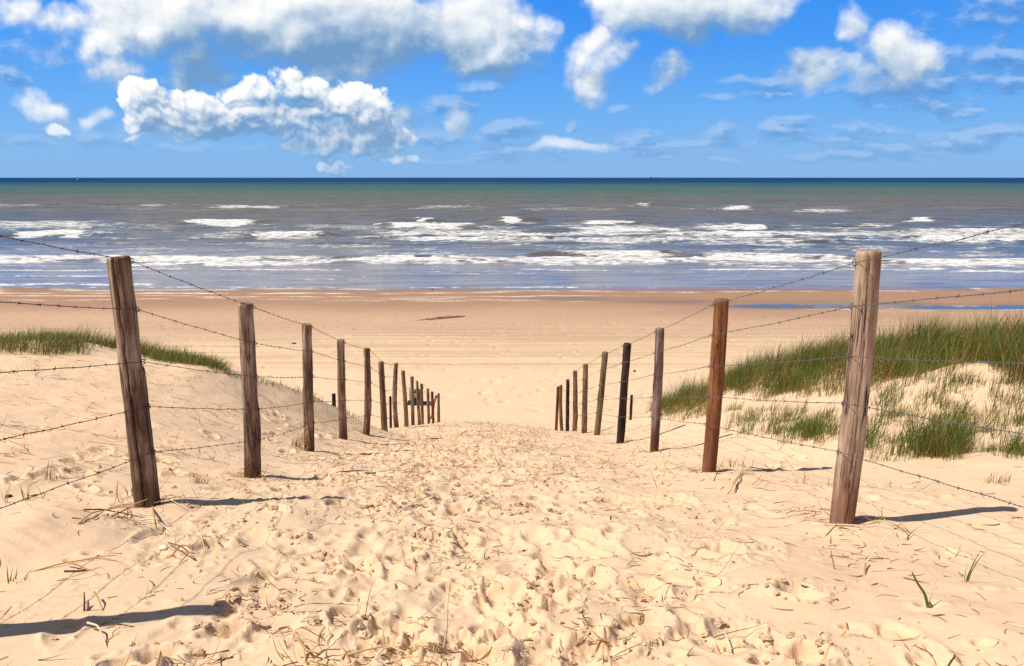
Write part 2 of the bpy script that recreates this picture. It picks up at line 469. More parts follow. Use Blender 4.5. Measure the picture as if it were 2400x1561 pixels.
# --- surface state
wet = sstep(40, 55, Y + 3.5 * perlin(X / 20.0, Y / 9.0, 101)) * 0.55 + sstep(52, 66, Y + 4.5 * perlin(X / 24.0, Y / 9.0, 102) + 1.2 * perlin(X / 6.0, Y / 3.0, 105)) * 0.45
gl = np.exp(-((Y - chan_y(X) - 0.8) / 2.6) ** 2) * sstep(-8, 8, X) * (0.75 + 0.5 * perlin(X / 6.0, Y / 1.5, 103))
wet = np.clip(np.maximum(wet, 0), 0, 1)
film = np.clip(sstep(70.5, 74.5, Y + 1.0 * perlin(X / 14.0, Y / 3.0, 104)), 0, 1)
fo = np.zeros_like(Y)
for yc, wv, amp, x0, x1, sd in ((70.6, 0.20, 1.0, -60, 6, 1), (73.2, 0.28, 1.0, -60, -8, 2), (68.0, 0.16, 0.8, -60, 14, 3), (65.6, 0.15, 0.75, -60, 4, 4), (64.2, 0.14, 0.6, -22, 12, 5), (72.2, 0.18, 0.8, -6, 50, 6), (60.2, 0.10, 0.7, 16, 60, 7), (59.1, .12, .6, 20, 60, 8)):
    l = Y - yc - 1.5 * perlin(X / 15.0, X * 0 + sd, sd) - 0.35 * perlin(X / 2.5, X * 0 + sd, sd + 40)
    fo = np.maximum(fo, 1.15 * amp * np.exp(-(l / (2.3 * wv)) ** 2) * sstep(x0, x0 + 12, X) * (1 - sstep(x1 - 10, x1, X)) * sstep(-0.35, 0.3, perlin(X / 4.0, Y / 1.0, 60 + sd)))
trk = bm * tr * (0.5 + 0.5 * perlin(X / 60.0, Yt / 0.8, 111)) + bm * sstep(30, 42, Y) * 0.12
weed = np.zeros_like(Y)

idx = np.arange(nA * nR, dtype=np.int64).reshape(nR, nA)
nxt = np.roll(idx, -1, axis=1)
F = np.stack([idx[:-1], idx[1:], nxt[1:], nxt[:-1]], -1).reshape(-1, 4)[:, ::-1]
co = np.stack([X, Y, Z], 1)
# close the small hole under the viewpoint
co = np.concatenate([co, [[0, 0, float(macro(np.array([0.0]), np.array([0.0]))[0])]]])
ctr = len(co) - 1
fan = np.stack([idx[0], nxt[0], np.full(nA, ctr)], -1)
pad = lambda a: np.concatenate([a, [0.0]])
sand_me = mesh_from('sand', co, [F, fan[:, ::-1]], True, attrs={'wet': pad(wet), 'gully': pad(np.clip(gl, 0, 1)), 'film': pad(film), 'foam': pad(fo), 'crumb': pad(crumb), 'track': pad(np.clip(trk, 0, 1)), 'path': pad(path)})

# fine height lookup for things standing on the ground
def ground(x, y):
    x = np.asarray(x, float); y = np.asarray(y, float)
    r = np.hypot(x, y); a = np.degrees(np.arctan2(x, y))
    j = np.clip(np.round((a - faz[0]) / 0.088).astype(int), 0, nf - 1)
    i = np.clip(np.searchsorted(RR, r), 0, nR - 1)
    return np.where(np.abs(a) < 46.9, Z.reshape(nR, nA)[i, j], macro(x, y))

m, t, bs = material('sand')
oc = t.coord('Object')
n1 = t.noise(oc, 0.9, 5, 0.6)
n2 = t.noise(oc, 260, 2, 0.7)
n3 = t.noise(oc, 14, 5, 0.65)
n4 = t.noise(t.mapping(oc, (0.5, 3.0, 1)), 1.3, 5, 0.6)
dry = t.mix(t.mapr(n1, 0.35, 0.68), (0.712, 0.484, 0.300), (0.655, 0.456, 0.292))
dry = t.mix(t.m('MULTIPLY', t.mapr(n3, 0.48, 0.75), 0.30), dry, (0.47, 0.33, 0.205))
dry = t.mix(t.mapr(t.noise(oc, 48, 4, 0.7), 0.5, 0.72, 0, 0.22), dry, (0.42, 0.28, 0.165))
dry = t.mix(t.mapr(n2, 0.40, 0.66, 0.0, 0.17), dry, (0.40, 0.27, 0.16))
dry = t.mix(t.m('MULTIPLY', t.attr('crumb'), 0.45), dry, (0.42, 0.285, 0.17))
trn = t.noise(t.mapping(oc, (0.05, 2.6, 1)), 1.0, 4, 0.7)
dry = t.mix(t.m('MULTIPLY', t.attr('track'), t.mapr(trn, 0.35, 0.62)), dry, (0.40, 0.285, 0.165))
wetc = t.mix(t.mapr(n4, 0.3, 0.7), (0.350, 0.192, 0.112), (0.290, 0.168, 0.104))
c = t.mix(t.attr('wet'), dry, wetc)
c = t.mix(t.m('MULTIPLY', t.attr('gully'), 0.8, clamp=True), c, (0.170, 0.120, 0.090))
c = t.mix(t.attr('film'), c, (0.20, 0.125, 0.085))
fb = t.noise(t.mapping(oc, (1.0, 2.5, 1)), 2.2, 6, 0.7)
c = t.mix(t.m('MULTIPLY', t.attr('foam'), t.mapr(fb, 0.36, 0.56), clamp=True), c, (0.78, 0.68, 0.52))
gb = t.bump(n2, 0.22, 0.004)
gb = t.bump(t.noise(oc, 60, 4, 0.7), 0.25, 0.012, gb)
rough = t.mapr(t.attr('film'), 0.2, 1.0, 0.95, 0.22)
setp(t, bs, Base_Color=c, Roughness=rough, Normal=gb)
bs.inputs['Specular IOR Level'].default_value = 0.25
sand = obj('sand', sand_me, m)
tag(sand, 'pale trampled sand of the path, dunes and flat beach', kind='structure')

# ------------------------------------------------------------------ tidal pool and sea
m_pool, t, bs = material('pool_water')
setp(t, bs, Base_Color=(0.10, 0.085, 0.07), Roughness=0.03, Normal=t.bump(t.noise(t.mapping(t.coord(), (0.6, 1.6, 1)), 3.0, 3), 0.12, 0.02))
bs.inputs['IOR'].default_value = 1.33
px_ = np.linspace(17, 66, 420)
yc = chan_y(px_)
gp = sstep(17, 21, px_) * np.clip(0.85 + 0.8 * perlin(px_ / 3.4, px_ * 0 + 2, 77) + 0.3 * sstep(24, 32, px_), 0.15, 1.4)
yn = yc - 1.1 + 0.10 * perlin(px_ / 1.5, px_ * 0, 78) + 0.35 * (1 - np.minimum(gp, 1))
yf = yn + gp * (1.3 + 1.6 * np.abs(perlin(px_ / 2.6, px_ * 0, 79)) + 0.25 * perlin(px_ / 0.7, px_ * 0, 80))
lev = CAMZ + POOLZ
pv = np.concatenate([np.stack([px_, yn, np.full(420, lev)], 1), np.stack([px_, np.maximum(yf, yn + .02), np.full(420, lev)], 1)])
pf = [(i, i + 1, 421 + i, 420 + i) for i in range(419)]
pool = obj('tidal_pool', mesh_from('tidal_pool', pv, np.array(pf)), m_pool)
tag(pool, 'long narrow blue tidal pool lying on the wet beach at right', kind='structure')

saz = np.radians(np.concatenate([np.arange(-47, 47.001, 0.1), np.arange(50, 311, 4.0)]))
slope = np.concatenate([np.linspace(0.170, 0.0040, 560), np.geomspace(0.0038, 11 / 90000.0, 26)])
SR = CAMZ / slope
aa, rr = np.meshgrid(saz, SR)
X = (np.sin(aa) * rr).ravel(); Y = (np.cos(aa) * rr).ravel()
PX, PY, _ = project(X, Y, np.zeros_like(X))
front = Y > 5
# foam and breakers: (x0, x1, y top, y bottom, strength, crest height)
FO = [(-200, 2600, 609, 617, .86, .1), (840, 2600, 546, 555, .78, .15), (860, 2500, 559, 567, .74, .1), (-200, 500, 530, 540, .5, .1), (-200, 305, 519, 541, .72, .25), (13, 222, 546, 559, .95, .45), (440, 606, 521, 533, 1.0, .55), (575, 768, 548, 561, 1.0, .55),
      (-200, 800, 603, 620, .82, .30), (380, 620, 606, 613, .95, .2), (260, 820, 614, 622, .85, .2), (-200, 150, 478, 487, .55, .2), (310, 425, 480, 486, .62, .35), (465, 705, 483, 490, .75, .3),
      (957, 997, 513, 521, 1.0, .55), (1165, 1230, 514, 526, 1.05, .75), (1378, 1470, 523, 531, 1.0, .55), (885, 1135, 527, 541, .92, .45),
      (890, 1260, 543, 552, .78, .3), (885, 1240, 557, 566, .88, .3), (1300, 1620, 534, 552, .82, .35), (1370, 1640, 556, 572, .75, .2),
      (950, 1130, 484, 490, .60, .25), (1160, 1490, 487, 496, .52, .2), (1485, 1535, 477, 483, .72, .4), (780, 1640, 606, 622, .78, .25), (1305, 1600, 596, 610, .95, .5),
      (880, 1110, 604, 612, .85, .3), (1690, 1757, 486, 493, 1.0, .45), (1845, 2000, 490, 500, .70, .2), (2120, 2198, 514, 520, .95, .5), (1600, 1800, 528, 541, .85, .3),
      (1742, 1797, 530, 541, 1.05, .5), (1600, 1838, 545, 558, .98, .4), (1560, 1960, 561, 578, .66, .15), (1830, 2150, 544, 562, .58, .2), (2080, 2600, 541, 551, .82, .35),
      (2120, 2600, 553, 568, .86, .3), (1700, 1960, 573, 581, .72, .1), (1600, 2010, 602, 614, .95, .4), (2040, 2600, 611, 622, .92, .35), (1580, 2600, 618, 628, .62, .1),
      (790, 905, 530, 545, .62, .2), (300, 470, 528, 545, .50, .15), (-200, 800, 562, 590, .32, 0), (800, 1500, 568, 590, .36, 0), (1500, 2600, 578, 600, .34, 0), (1990, 2110, 528, 536, .6, .3), (690, 800, 536, 546, .55, .2)]
LINES = [(-200, 820, 633, 3.2, .70), (-200, 340, 646, 2.6, .80), (330, 830, 645, 2.4, .55), (1165, 1460, 632, 2.6, .80), (1430, 1700, 636, 2.4, .6), (-200, 420, 668, 4.0, .85), (-200, 900, 676, 4.5, .8), (820, 960, 648, 2.6, .5), (640, 1000, 655, 2.0, .55),
         (900, 2000, 675, 2.2, .75), (1900, 2600, 680, 3.0, .9), (1600, 2300, 631, 3.0, .85), (2200, 2600, 637, 3.2, .9), (980, 1300, 641, 2.2, .55), (1900, 2100, 668, 2.6, .55), (1600, 1760, 662, 2.0, .5), (1930, 1990, 661, 5, .6)]
wxp = PX + 55 * fbm(X / 14.0, Y / 9.0, 4, 201) * np.clip((PY - 420) / 150, 0.2, 1.2)
tilt = 2.2 * fbm(X / 30.0, Y / 40.0, 2, 202)
wyp = PY + tilt + 1.3 * perlin(X / 1.6, Y / 4.0, 205) * np.clip((PY - 480) / 80, 0, 1.3) + 3.4 * fbm(X / 5.0, Y / 6.0, 4, 203) * np.clip((PY - 440) / 110, 0.15, 1.3)
foam = np.zeros_like(X); hgt = np.zeros_like(X)
for x0, x1, y0, y1, st, ch in FO:
    ln = x1 - x0; e = min(110, ln * 0.30)
    ex = sstep(x0 - e * .3, x0 + e, wxp) * (1 - sstep(x1 - e, x1 + e * .3, wxp))
    h = (y1 - y0) * (1 + 0.45 * perlin(X / 9.0, X * 0 + y0, 207))
    bodyp = sstep(y0 - 0.12 * h, y0 + 0.12 * h, wyp) * (1 - sstep(y1 - 0.45 * h, y1 + 0.25 * h, wyp))
    foam = np.maximum(foam, st * ex * bodyp)
    if ch > 0:
        mid = y0 + 0.25 * h
        ex2 = sstep(x0 - 90, x0 + 20, wxp) * (1 - sstep(x1 - 20, x1 + 90, wxp))
        q = (PY + tilt - mid) / h
        hgt = np.maximum(hgt, ch * ex2 * np.where(q < 0, np.exp(-(q / 0.55) ** 2), np.exp(-(q / 0.30) ** 2)))
for x0, x1, yc, w, st in LINES:
    ex = sstep(x0, x0 + 50, wxp) * (1 - sstep(x1 - 50, x1, wxp))
    l = (PY - yc + 3.0 * perlin(X / 20.0, X * 0 + yc, 5) + 1.2 * perlin(X / 3.0, X * 0 + yc, 6)) / w
    foam = np.maximum(foam, st * ex * np.exp(-np.where(l > 0, l * 1.6, l * 0.7) ** 2))
lace = 0.56 * sstep(508, 528, PY) * (1 - sstep(598, 610, PY)) * sstep(-0.25, 0.45, fbm(X / 14.0, Y / 9.0, 3, 208)) + 0.42 * sstep(600, 612, PY) * (1 - sstep(640, 660, PY)) * sstep(-0.2, 0.4, perlin(X / 18.0, Y / 4.0, 209))
lace = np.maximum(lace, 0.42 * sstep(474, 480, PY) * (1 - sstep(492, 500, PY)) * sstep(-0.1, 0.4, perlin(X / 25.0, Y / 20.0, 219)))
foam = np.maximum(foam, lace)
foam *= front
# swell
fade = 1 - sstep(250, 700, rr.ravel())
surf = sstep(88, 130, Y)
sw = 0.24 * perlin(X / 26.0, (Y + 2 * perlin(X / 30.0, Y / 30.0, 210)) / 7.5, 211) + 0.13 * perlin(X / 8.0, Y / 3.0, 212) + 0.045 * perlin(X / 3.0, Y / 1.3, 213)
Zs = (sw * (0.12 + 0.88 * surf) + hgt * 1.35 + 0.05 * foam * fbm(X / 1.2, Y / 1.2, 2, 214)) * fade
Zs -= 0.012
Zs = np.where(Y < 20, -1.0 - 0.5 * sstep(20, 0, Y), Zs)
nA2, nR2 = len(saz), len(SR)
idx = np.arange(nA2 * nR2, dtype=np.int64).reshape(nR2, nA2)
keep = slice(0, nA2 - 1)
nxt = np.roll(idx, -1, axis=1)
F = np.stack([idx[:-1], nxt[:-1], nxt[1:], idx[1:]], -1).reshape(nR2 - 1, nA2, 4)
cz = np.cos(saz)
ok = (cz > 0.25)                                   # the sea lies only beyond the shore
F = F[:, ok & np.roll(ok, -1)].reshape(-1, 4)
sea_me = mesh_from('sea', np.stack([X, Y, Zs], 1), F, True, attrs={'foam': foam, 'crest': np.clip(hgt, 0, 1)})
m, t, bs = material('sea_water')
oc = t.coord('Object')
ox, oy, oz = t.xyz(oc)
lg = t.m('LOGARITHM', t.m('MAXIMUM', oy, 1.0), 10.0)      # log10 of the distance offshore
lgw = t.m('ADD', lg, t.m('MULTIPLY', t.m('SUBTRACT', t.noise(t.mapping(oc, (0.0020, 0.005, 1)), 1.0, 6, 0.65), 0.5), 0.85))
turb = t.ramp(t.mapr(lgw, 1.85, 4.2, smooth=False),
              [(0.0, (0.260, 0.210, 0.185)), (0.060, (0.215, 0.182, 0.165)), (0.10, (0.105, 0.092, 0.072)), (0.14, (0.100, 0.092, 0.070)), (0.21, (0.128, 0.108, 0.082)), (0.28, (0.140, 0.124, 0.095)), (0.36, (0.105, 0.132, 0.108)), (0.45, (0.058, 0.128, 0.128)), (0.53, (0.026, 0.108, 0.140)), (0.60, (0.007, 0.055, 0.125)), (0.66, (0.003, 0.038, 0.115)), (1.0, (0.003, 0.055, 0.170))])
# drifting silt, then the darkness of small wave faces painted as colour
st = t.noise(t.mapping(oc, (0.010, 0.055, 1)), 1.0, 6, 0.62)
turb = t.mix(t.mapr(st, 0.52, 0.72, 0, 0.50), turb, (0.115, 0.085, 0.062))
fine = t.noise(t.mapping(oc, (0.10, 0.55, 1)), 1.0, 5, 0.65)
turb = t.mix(t.mapr(fine, 0.46, 0.66, 0, 0.6), turb, (0.032, 0.034, 0.030))
mid_ = t.noise(t.mapping(oc, (0.028, 0.15, 1)), 1.0, 6, 0.7)
turb = t.mix(t.mapr(mid_, 0.47, 0.63, 0, 0.42), turb, t.mix(0.55, turb, (0.012, 0.016, 0.018)))
big_ = t.noise(t.mapping(oc, (0.0035, 0.022, 1)), 1.0, 6, 0.7)
turb = t.mix(t.mapr(big_, 0.50, 0.66, 0, 0.4), turb, t.mix(0.5, turb, (0.008, 0.020, 0.035)))
turb = t.mix(t.mapr(t.attr('crest'), 0.06, 0.4, 0, 0.85), turb, (0.115, 0.085, 0.050))
fn = t.noise(t.mapping(oc, (0.55, 1.5, 1)), 1.0, 7, 0.68, dist=0.6)
fn2 = t.noise(t.mapping(oc, (0.10, 0.45, 1)), 1.0, 4, 0.6)
fs = t.m('ADD', fn, t.m('MULTIPLY', t.m('SUBTRACT', fn2, 0.5), 0.5))
fm = t.mapr(t.m('ADD', t.m('MULTIPLY', t.attr('foam'), 0.72), t.m('MULTIPLY', t.m('SUBTRACT', fs, 0.5), 1.45)), 0.33, 0.66)
# whitecaps far out
wc = t.noise(t.mapping(oc, (0.030, 0.085, 1)), 1.0, 3, 0.55)
wcm = t.m('MULTIPLY', t.mapr(wc, 0.735, 0.76), t.mapr(lg, 2.25, 2.6))
fm = t.m('MAXIMUM', fm, t.m('MULTIPLY', wcm, 0.75))
fcol = t.mix(t.mapr(t.noise(t.mapping(oc, (0.8, 2.2, 1)), 1.0, 4, 0.65), 0.38, 0.62), (0.42, 0.41, 0.385), (0.78, 0.76, 0.73))
c = t.mix(fm, turb, fcol)
b1 = t.noise(t.mapping(oc, (0.9, 2.4, 1)), 1.0, 5, 0.6)
b2 = t.noise(t.mapping(oc, (0.06, 0.25, 1)), 1.0, 5, 0.6)
nb = t.bump(b2, t.mapr(lg, 2.0, 3.0, 0.25, 0.9), 0.6)
nb = t.bump(b1, t.mapr(lg, 1.88, 2.05, 0.10, 0.55), 0.14, nb)
rg = t.m('MAXIMUM', t.mapr(lg, 1.9, 2.6, 0.07, 0.30), t.m('MULTIPLY', fm, 0.9))
setp(t, bs, Base_Color=c, Roughness=rg, Normal=nb)
bs.inputs['IOR'].default_value = 1.33
t.put(bs.inputs['Specular IOR Level'], t.m('MULTIPLY', t.mapr(lg, 1.90, 2.30, 0.17, 0.03), t.m('SUBTRACT', 1.0, fm)))
df = t.n.new('ShaderNodeBsdfDiffuse'); t.l.new(c, df.inputs[0])
mxs = t.n.new('ShaderNodeMixShader'); t.put(mxs.inputs[0], t.mapr(lg, 2.1, 2.9, 0.0, 0.85))
outn = [n for n in t.n if n.type == 'OUTPUT_MATERIAL'][0]
t.l.new(bs.outputs[0], mxs.inputs[1]); t.l.new(df.outputs[0], mxs.inputs[2]); t.l.new(mxs.outputs[0], outn.inputs[0])
sea = obj('sea', sea_me, m)
tag(sea, 'grey brown sea with rows of white surf, blue at the horizon', kind='structure')

# ------------------------------------------------------------------ wood
def wood(name, cols, crack=0.5, warm_foot=None):
    """cols: dark, mid, light"""
    m, t, bs = material(name)
    oc = t.coord('Object')
    info = t.n.new('ShaderNodeObjectInfo')
    off = t.vm('ADD', oc, t.comb(t.m('MULTIPLY', info.outputs['Random'], 13.0), 0.0, t.m('MULTIPLY', info.outputs['Random'], 31.0)))
    g1 = t.noise(t.mapping(off, (34, 34, 2.2)), 1.0, 6, 0.68, dist=0.4)
    g2 = t.noise(t.mapping(off, (110, 110, 5)), 1.0, 4, 0.7)
    bl = t.noise(t.mapping(off, (9, 9, 3.2)), 1.0, 5, 0.62)
    c = t.ramp(t.m('ADD', t.m('MULTIPLY', g1, 0.65), t.m('MULTIPLY', bl, 0.35)), [(0.37, cols[0]), (0.50, cols[1]), (0.62, cols[2])])
    c = t.mix(t.mapr(g2, 0.5, 0.75, 0, 0.35), c, cols[0])
    ck = t.noise(t.mapping(off, (22, 22, 0.9)), 1.0, 3, 0.55, dist=0.2)
    line = t.mapr(t.m('ABSOLUTE', t.m('SUBTRACT', ck, 0.5)), 0.0, 0.022, 1.0, 0.0)
    line = t.m('MULTIPLY', line, t.mapr(t.noise(t.mapping(off, (6, 6, 2.5)), 1.0, 2), 0.42, 0.62))
    c = t.mix(t.m('MULTIPLY', line, crack), c, (0.022, 0.014, 0.010))
    kn = t.voro(t.mapping(off, (11, 11, 4.2)), 1.0)
    c = t.mix(t.mapr(kn, 0.05, 0.14, 0.75, 0.0), c, (0.03, 0.018, 0.012))
    if warm_foot:
        z = t.xyz(oc)[2]
        zz = t.m('ADD', z, t.m('MULTIPLY', t.m('SUBTRACT', bl, 0.5), 0.5))
        c = t.mix(t.mapr(zz, 0.08, 0.36, 0.75, 0.0), c, warm_foot)
    h = t.m('SUBTRACT', t.m('ADD', t.m('MULTIPLY', g1, 0.6), t.m('MULTIPLY', g2, 0.4)), t.m('MULTIPLY', line, 0.8))
    setp(t, bs, Base_Color=c, Roughness=0.88, Normal=t.bump(h, 0.85, 0.010))
    bs.inputs['Specular IOR Level'].default_value = 0.2
    return m

W_GREY = wood('grey_brown_wood', ((0.040, 0.022, 0.014), (0.190, 0.118, 0.078), (0.450, 0.325, 0.235)), 0.8, (0.085, 0.043, 0.022))
W_PALE = wood('pale_weathered_wood', ((0.115, 0.064, 0.040), (0.365, 0.245, 0.165), (0.560, 0.420, 0.305)), 0.95, (0.20, 0.085, 0.055))
W_ORANGE = wood('orange_brown_wood', ((0.070, 0.024, 0.011), (0.215, 0.082, 0.030), (0.330, 0.155, 0.068)), 0.6, (0.14, 0.060, 0.032))
W_DARK = wood('dark_tarred_wood', ((0.008, 0.005, 0.0045), (0.028, 0.014, 0.011), (0.085, 0.048, 0.036)), 0.4)
W_MAUVE = wood('greyish_mauve_wood', ((0.055, 0.032, 0.030), (0.175, 0.115, 0.100), (0.330, 0.245, 0.215)), 0.8, (0.075, 0.022, 0.012))
W_OLIVE = wood('olive_brown_wood', ((0.060, 0.042, 0.020), (0.150, 0.108, 0.058), (0.245, 0.180, 0.105)), 0.6, (0.20, 0.115, 0.06))
W_TAN = wood('tan_brown_wood', ((0.065, 0.034, 0.020), (0.190, 0.112, 0.070), (0.305, 0.200, 0.130)), 0.7)
W_RED = wood('reddish_wood', ((0.070, 0.016, 0.007), (0.190, 0.050, 0.020), (0.280, 0.105, 0.050)), 0.5)
W_STICK = wood('driftwood', ((0.08, 0.045, 0.025), (0.17, 0.11, 0.07), (0.26, 0.19, 0.13)), 0.4)

def post_mesh(name, H, vec, r0, r1, seed, seg=36, rows=70, bend=0.0, notch=None, crack=None, bulge=None, slant=0.0, depth=0.35):
    """a round timber from below the ground to its top; vec is the lean (dx, dy) over the height"""
    rg = np.random.default_rng(seed)
    zz = np.concatenate([np.linspace(-depth, 0, 8)[:-1], np.linspace(0, 1, rows) * (H - 0.012), [H]])
    th = np.arange(seg) / seg * 2 * np.pi
    tt = np.clip(zz / H, -0.3, 1)
    T, A = np.meshgrid(tt, th, indexing='ij')
    ZZ = np.repeat(zz[:, None], seg, 1)
    R = r0 + (r1 - r0) * T
    ca, sa = np.cos(A), np.sin(A)
    R = R * (1 + 0.075 * perlin(ca * 0.9 + seed, sa * 0.9 + ZZ * 2.2, seed % 50) + 0.045 * perlin(ca * 1.5 + sa * 0.3 + seed, ZZ * 6.0 + sa * 1.5, seed % 50 + 3))
    R = R + 0.0022 * perlin(A * 9 / np.pi * 1.6, ZZ * 2.0 + seed, 9) + 0.0012 * perlin(A * 8, ZZ * 5.0 + seed, 10)
    if notch:                                    # (angle, height, spread, cut): timber split away above this height
        an, hz, sp_, dp = notch
        w = np.exp(-(np.angle(np.exp(1j * (A - an))) / sp_) ** 2)
        R = R - dp * w * sstep(hz - 0.006, hz + 0.012, ZZ) * (1 - 0.6 * sstep(hz + 0.05, hz + 0.75, ZZ))
    if bulge:
        an, hz, sp_, dp, lz = bulge
        w = np.exp(-(np.angle(np.exp(1j * (A - an))) / sp_) ** 2)
        R = R + dp * w * np.exp(-((ZZ - hz) / lz) ** 2)
    if crack:                                    # (angle at top, drift, width, depth, lower end)
        an, dr, wd, dp, z0 = crack
        ac = an + dr * (1 - T) + 0.10 * perlin(ZZ * 7, ZZ * 0 + seed, 12)
        w = np.exp(-(np.angle(np.exp(1j * (A - ac))) / wd) ** 2)
        R = R - dp * w * sstep(z0, z0 + 0.15, ZZ)
    R[-1] *= 0.90
    bx = bend * np.sin(np.clip(T, 0, 1) * np.pi) + vec[0] * T
    by = vec[1] * T + 0.4 * bend * np.sin(np.clip(T, 0, 1) * 2 * np.pi)
    Xp = bx + R * ca; Yp = by + R * sa
    top = (T > 0.985)
    ZZ = ZZ + np.where(top, slant * (R * ca) / max(r1, 1e-3), 0) * sstep(0.985, 1.0, T)
    n = len(zz)
    v = np.stack([Xp, Yp, ZZ], -1).reshape(-1, 3)
    i = np.arange(n - 1)[:, None] * seg; j = np.arange(seg)[None]; k = (j + 1) % seg
    F4 = np.stack([i + j, i + k, i + seg + k, i + seg + j], -1).reshape(-1, 4)
    # end grain: two inner rings and a hub
    o = (n - 1) * seg
    hub = np.array([bx[-1, 0], by[-1, 0], ZZ[-1].mean()])
    rings = [hub + (v[o:o + seg] - hub) * s + np.array([0, 0, 0.003 * (1 - s)]) for s in (0.93, 0.5)]
    for q in rings: q[:, 2] += 0.002 * rg.standard_normal(seg) * 0.6
    v = np.concatenate([v] + rings + [hub[None] + [[0, 0, 0.002]]])
    a0, a1, hb = n * seg, n * seg + seg, n * seg + 2 * seg
    jj = np.arange(seg); kk = (jj + 1) % seg
    F4 = np.concatenate([F4, np.stack([o + jj, o + kk, a0 + kk, a0 + jj], 1), np.stack([a0 + jj, a0 + kk, a1 + kk, a1 + jj], 1)])
    F3 = np.stack([a1 + jj, a1 + kk, np.full(seg, hb)], 1)
    return mesh_from(name, v, [F4, F3], True)

# metal
m_rust, t, bs = material('rusted_wire')
oc = t.coord()
setp(t, bs, Base_Color=t.ramp(t.noise(oc, 30, 4, 0.7), [(0.35, (0.022, 0.013, 0.010)), (0.6, (0.070, 0.034, 0.022)), (0.75, (0.13, 0.11, 0.10))]), Roughness=0.6, Metallic=0.35)
m_galv, t, bs = material('galvanised_wire')
oc = t.coord()
setp(t, bs, Base_Color=t.ramp(t.noise(oc, 30, 4, 0.7), [(0.3, (0.070, 0.070, 0.080)), (0.6, (0.20, 0.205, 0.225)), (0.8, (0.36, 0.37, 0.39))]), Roughness=0.45, Metallic=0.6)

FR_L = [0.975, 0.79, 0.605, 0.415, 0.235]
FR_R = [0.968, 0.80, 0.625, 0.455, 0.285]
jr = random.Random(5)

def staple_mesh(name):
    b = MB()
    th = np.linspace(0, np.pi, 9)
    b.tube(np.stack([0.015 * np.sin(th), 0 * th, 0.013 * np.cos(th)], 1), 0.0028, 5)
    return b.mesh(name)
st_me = {}
for nm, mm in (('rust', m_rust), ('galv', m_galv)):
    q = staple_mesh('staple'); q.materials.append(mm); st_me[nm] = q

LSPEC = [  # radius low, radius top, wood, bend, extras, label
    (0.048, 0.042, W_GREY, 0.0, {}, 'brown post outside the left edge, casting the long shadow in the lower left corner'),
    (0.061, 0.0545, W_GREY, 0.0, dict(notch=(0.15, 0.735, 0.62, 0.0165), crack=(-math.pi / 2 - 0.05, 0.30, 0.060, 0.022, -0.3), slant=0.006, seg=72, rows=110), 'thick leaning post nearest on the left, split top to bottom by a black crack'),
    (0.058, 0.049, W_GREY, 0.006, dict(bulge=(0.2, 0.40, 0.8, 0.010, 0.12), crack=(-math.pi * 0.80, 0.1, 0.07, 0.008, 0.6)), 'second left post, dark brown with a rounded top and a knobby right side'),
    (0.052, 0.046, W_GREY, 0.0, dict(slant=-0.006, crack=(-0.9, 0.0, 0.08, 0.010, -0.3)), 'third left post, with a wisp of straw caught low on it'),
    (0.051, 0.045, W_GREY, -0.008, dict(slant=0.004), 'fourth left post, pale nick at its top left edge'),
    (0.050, 0.044, W_GREY, 0.018, dict(bulge=(0.1, 0.45, 0.8, 0.008, 0.15)), 'fifth left post, crooked, thickening to the right halfway down'),
    (0.054, 0.046, W_TAN, 0.0, dict(crack=(-1.2, 0.0, 0.1, 0.014, -0.3)), 'sixth left post, standing just before the thin short stake'),
    (0.046, 0.040, W_GREY, -0.030, {}, 'seventh left post, bowed to the left above its dark foot'),
    (0.048, 0.042, W_TAN, 0.008, {}, 'eighth left post, first whose top leans clearly left at the crest'),
    (0.045, 0.041, W_MAUVE, 0.0, {}, 'ninth left post, pinkish grey, in front of the dark cart'),
    (0.044, 0.038, W_GREY, 0.0, {}, 'tenth left post, dark and thin, overlapping the cart on the beach'),
    (0.042, 0.040, W_OLIVE, 0.0, {}, 'eleventh left post, yellowish top with a pale left edge'),
    (0.046, 0.042, W_TAN, 0.0, {}, 'twelfth left post, plain brown, next before the red one'),
    (0.046, 0.044, W_RED, 0.0, {}, 'thirteenth left post, bright reddish orange wood'),
    (0.058, 0.042, W_MAUVE, 0.0, {}, 'last post of the left row, pale grey with a dark top, far down the slope')]
RSPEC = [
    (0.054, 0.050, W_PALE, 0.0, {}, 'pale timber post just outside the right edge, holding the near ends of the wires'),
    (0.052, 0.0545, W_PALE, 0.012, dict(seg=72, rows=110, crack=(-math.pi / 2 - 0.35, 0.25, 0.045, 0.010, -0.3), slant=0.004), 'thick pale weathered post nearest on the right, leaning right with a split top'),
    (0.052, 0.049, W_ORANGE, 0.006, dict(bulge=(math.pi, 0.85, 0.9, 0.004, 0.15)), 'second right post, warm orange brown wood with a mossy end'),
    (0.045, 0.043, W_MAUVE, 0.006, dict(bulge=(math.pi, 0.70, 0.8, 0.006, 0.10)), 'third right post, greyish mauve with a dark red foot beside the grass'),
    (0.049, 0.048, W_DARK, 0.0, {}, 'fourth right post, almost black tarred timber'),
    (0.047, 0.042, W_OLIVE, 0.006, dict(bulge=(math.pi, 0.62, 0.8, 0.008, 0.12)), 'fifth right post, olive brown and leaning to the right'),
    (0.049, 0.044, W_TAN, 0.0, {}, 'sixth right post, plain tan brown with a flat top'),
    (0.050, 0.044, W_TAN, 0.008, dict(bulge=(0, 0.35, 0.8, 0.010, 0.10)), 'seventh right post, tan with a swelling near its foot'),
    (0.044, 0.040, W_DARK, 0.0, {}, 'eighth right post, small and dark brown'),
    (0.046, 0.042, W_OLIVE, -0.022, {}, 'ninth right post, pale and crooked, last but one down the slope'),
    (0.044, 0.038, W_RED, 0.0, {}, 'farthest post of the right row, reddish brown and leaning right')]

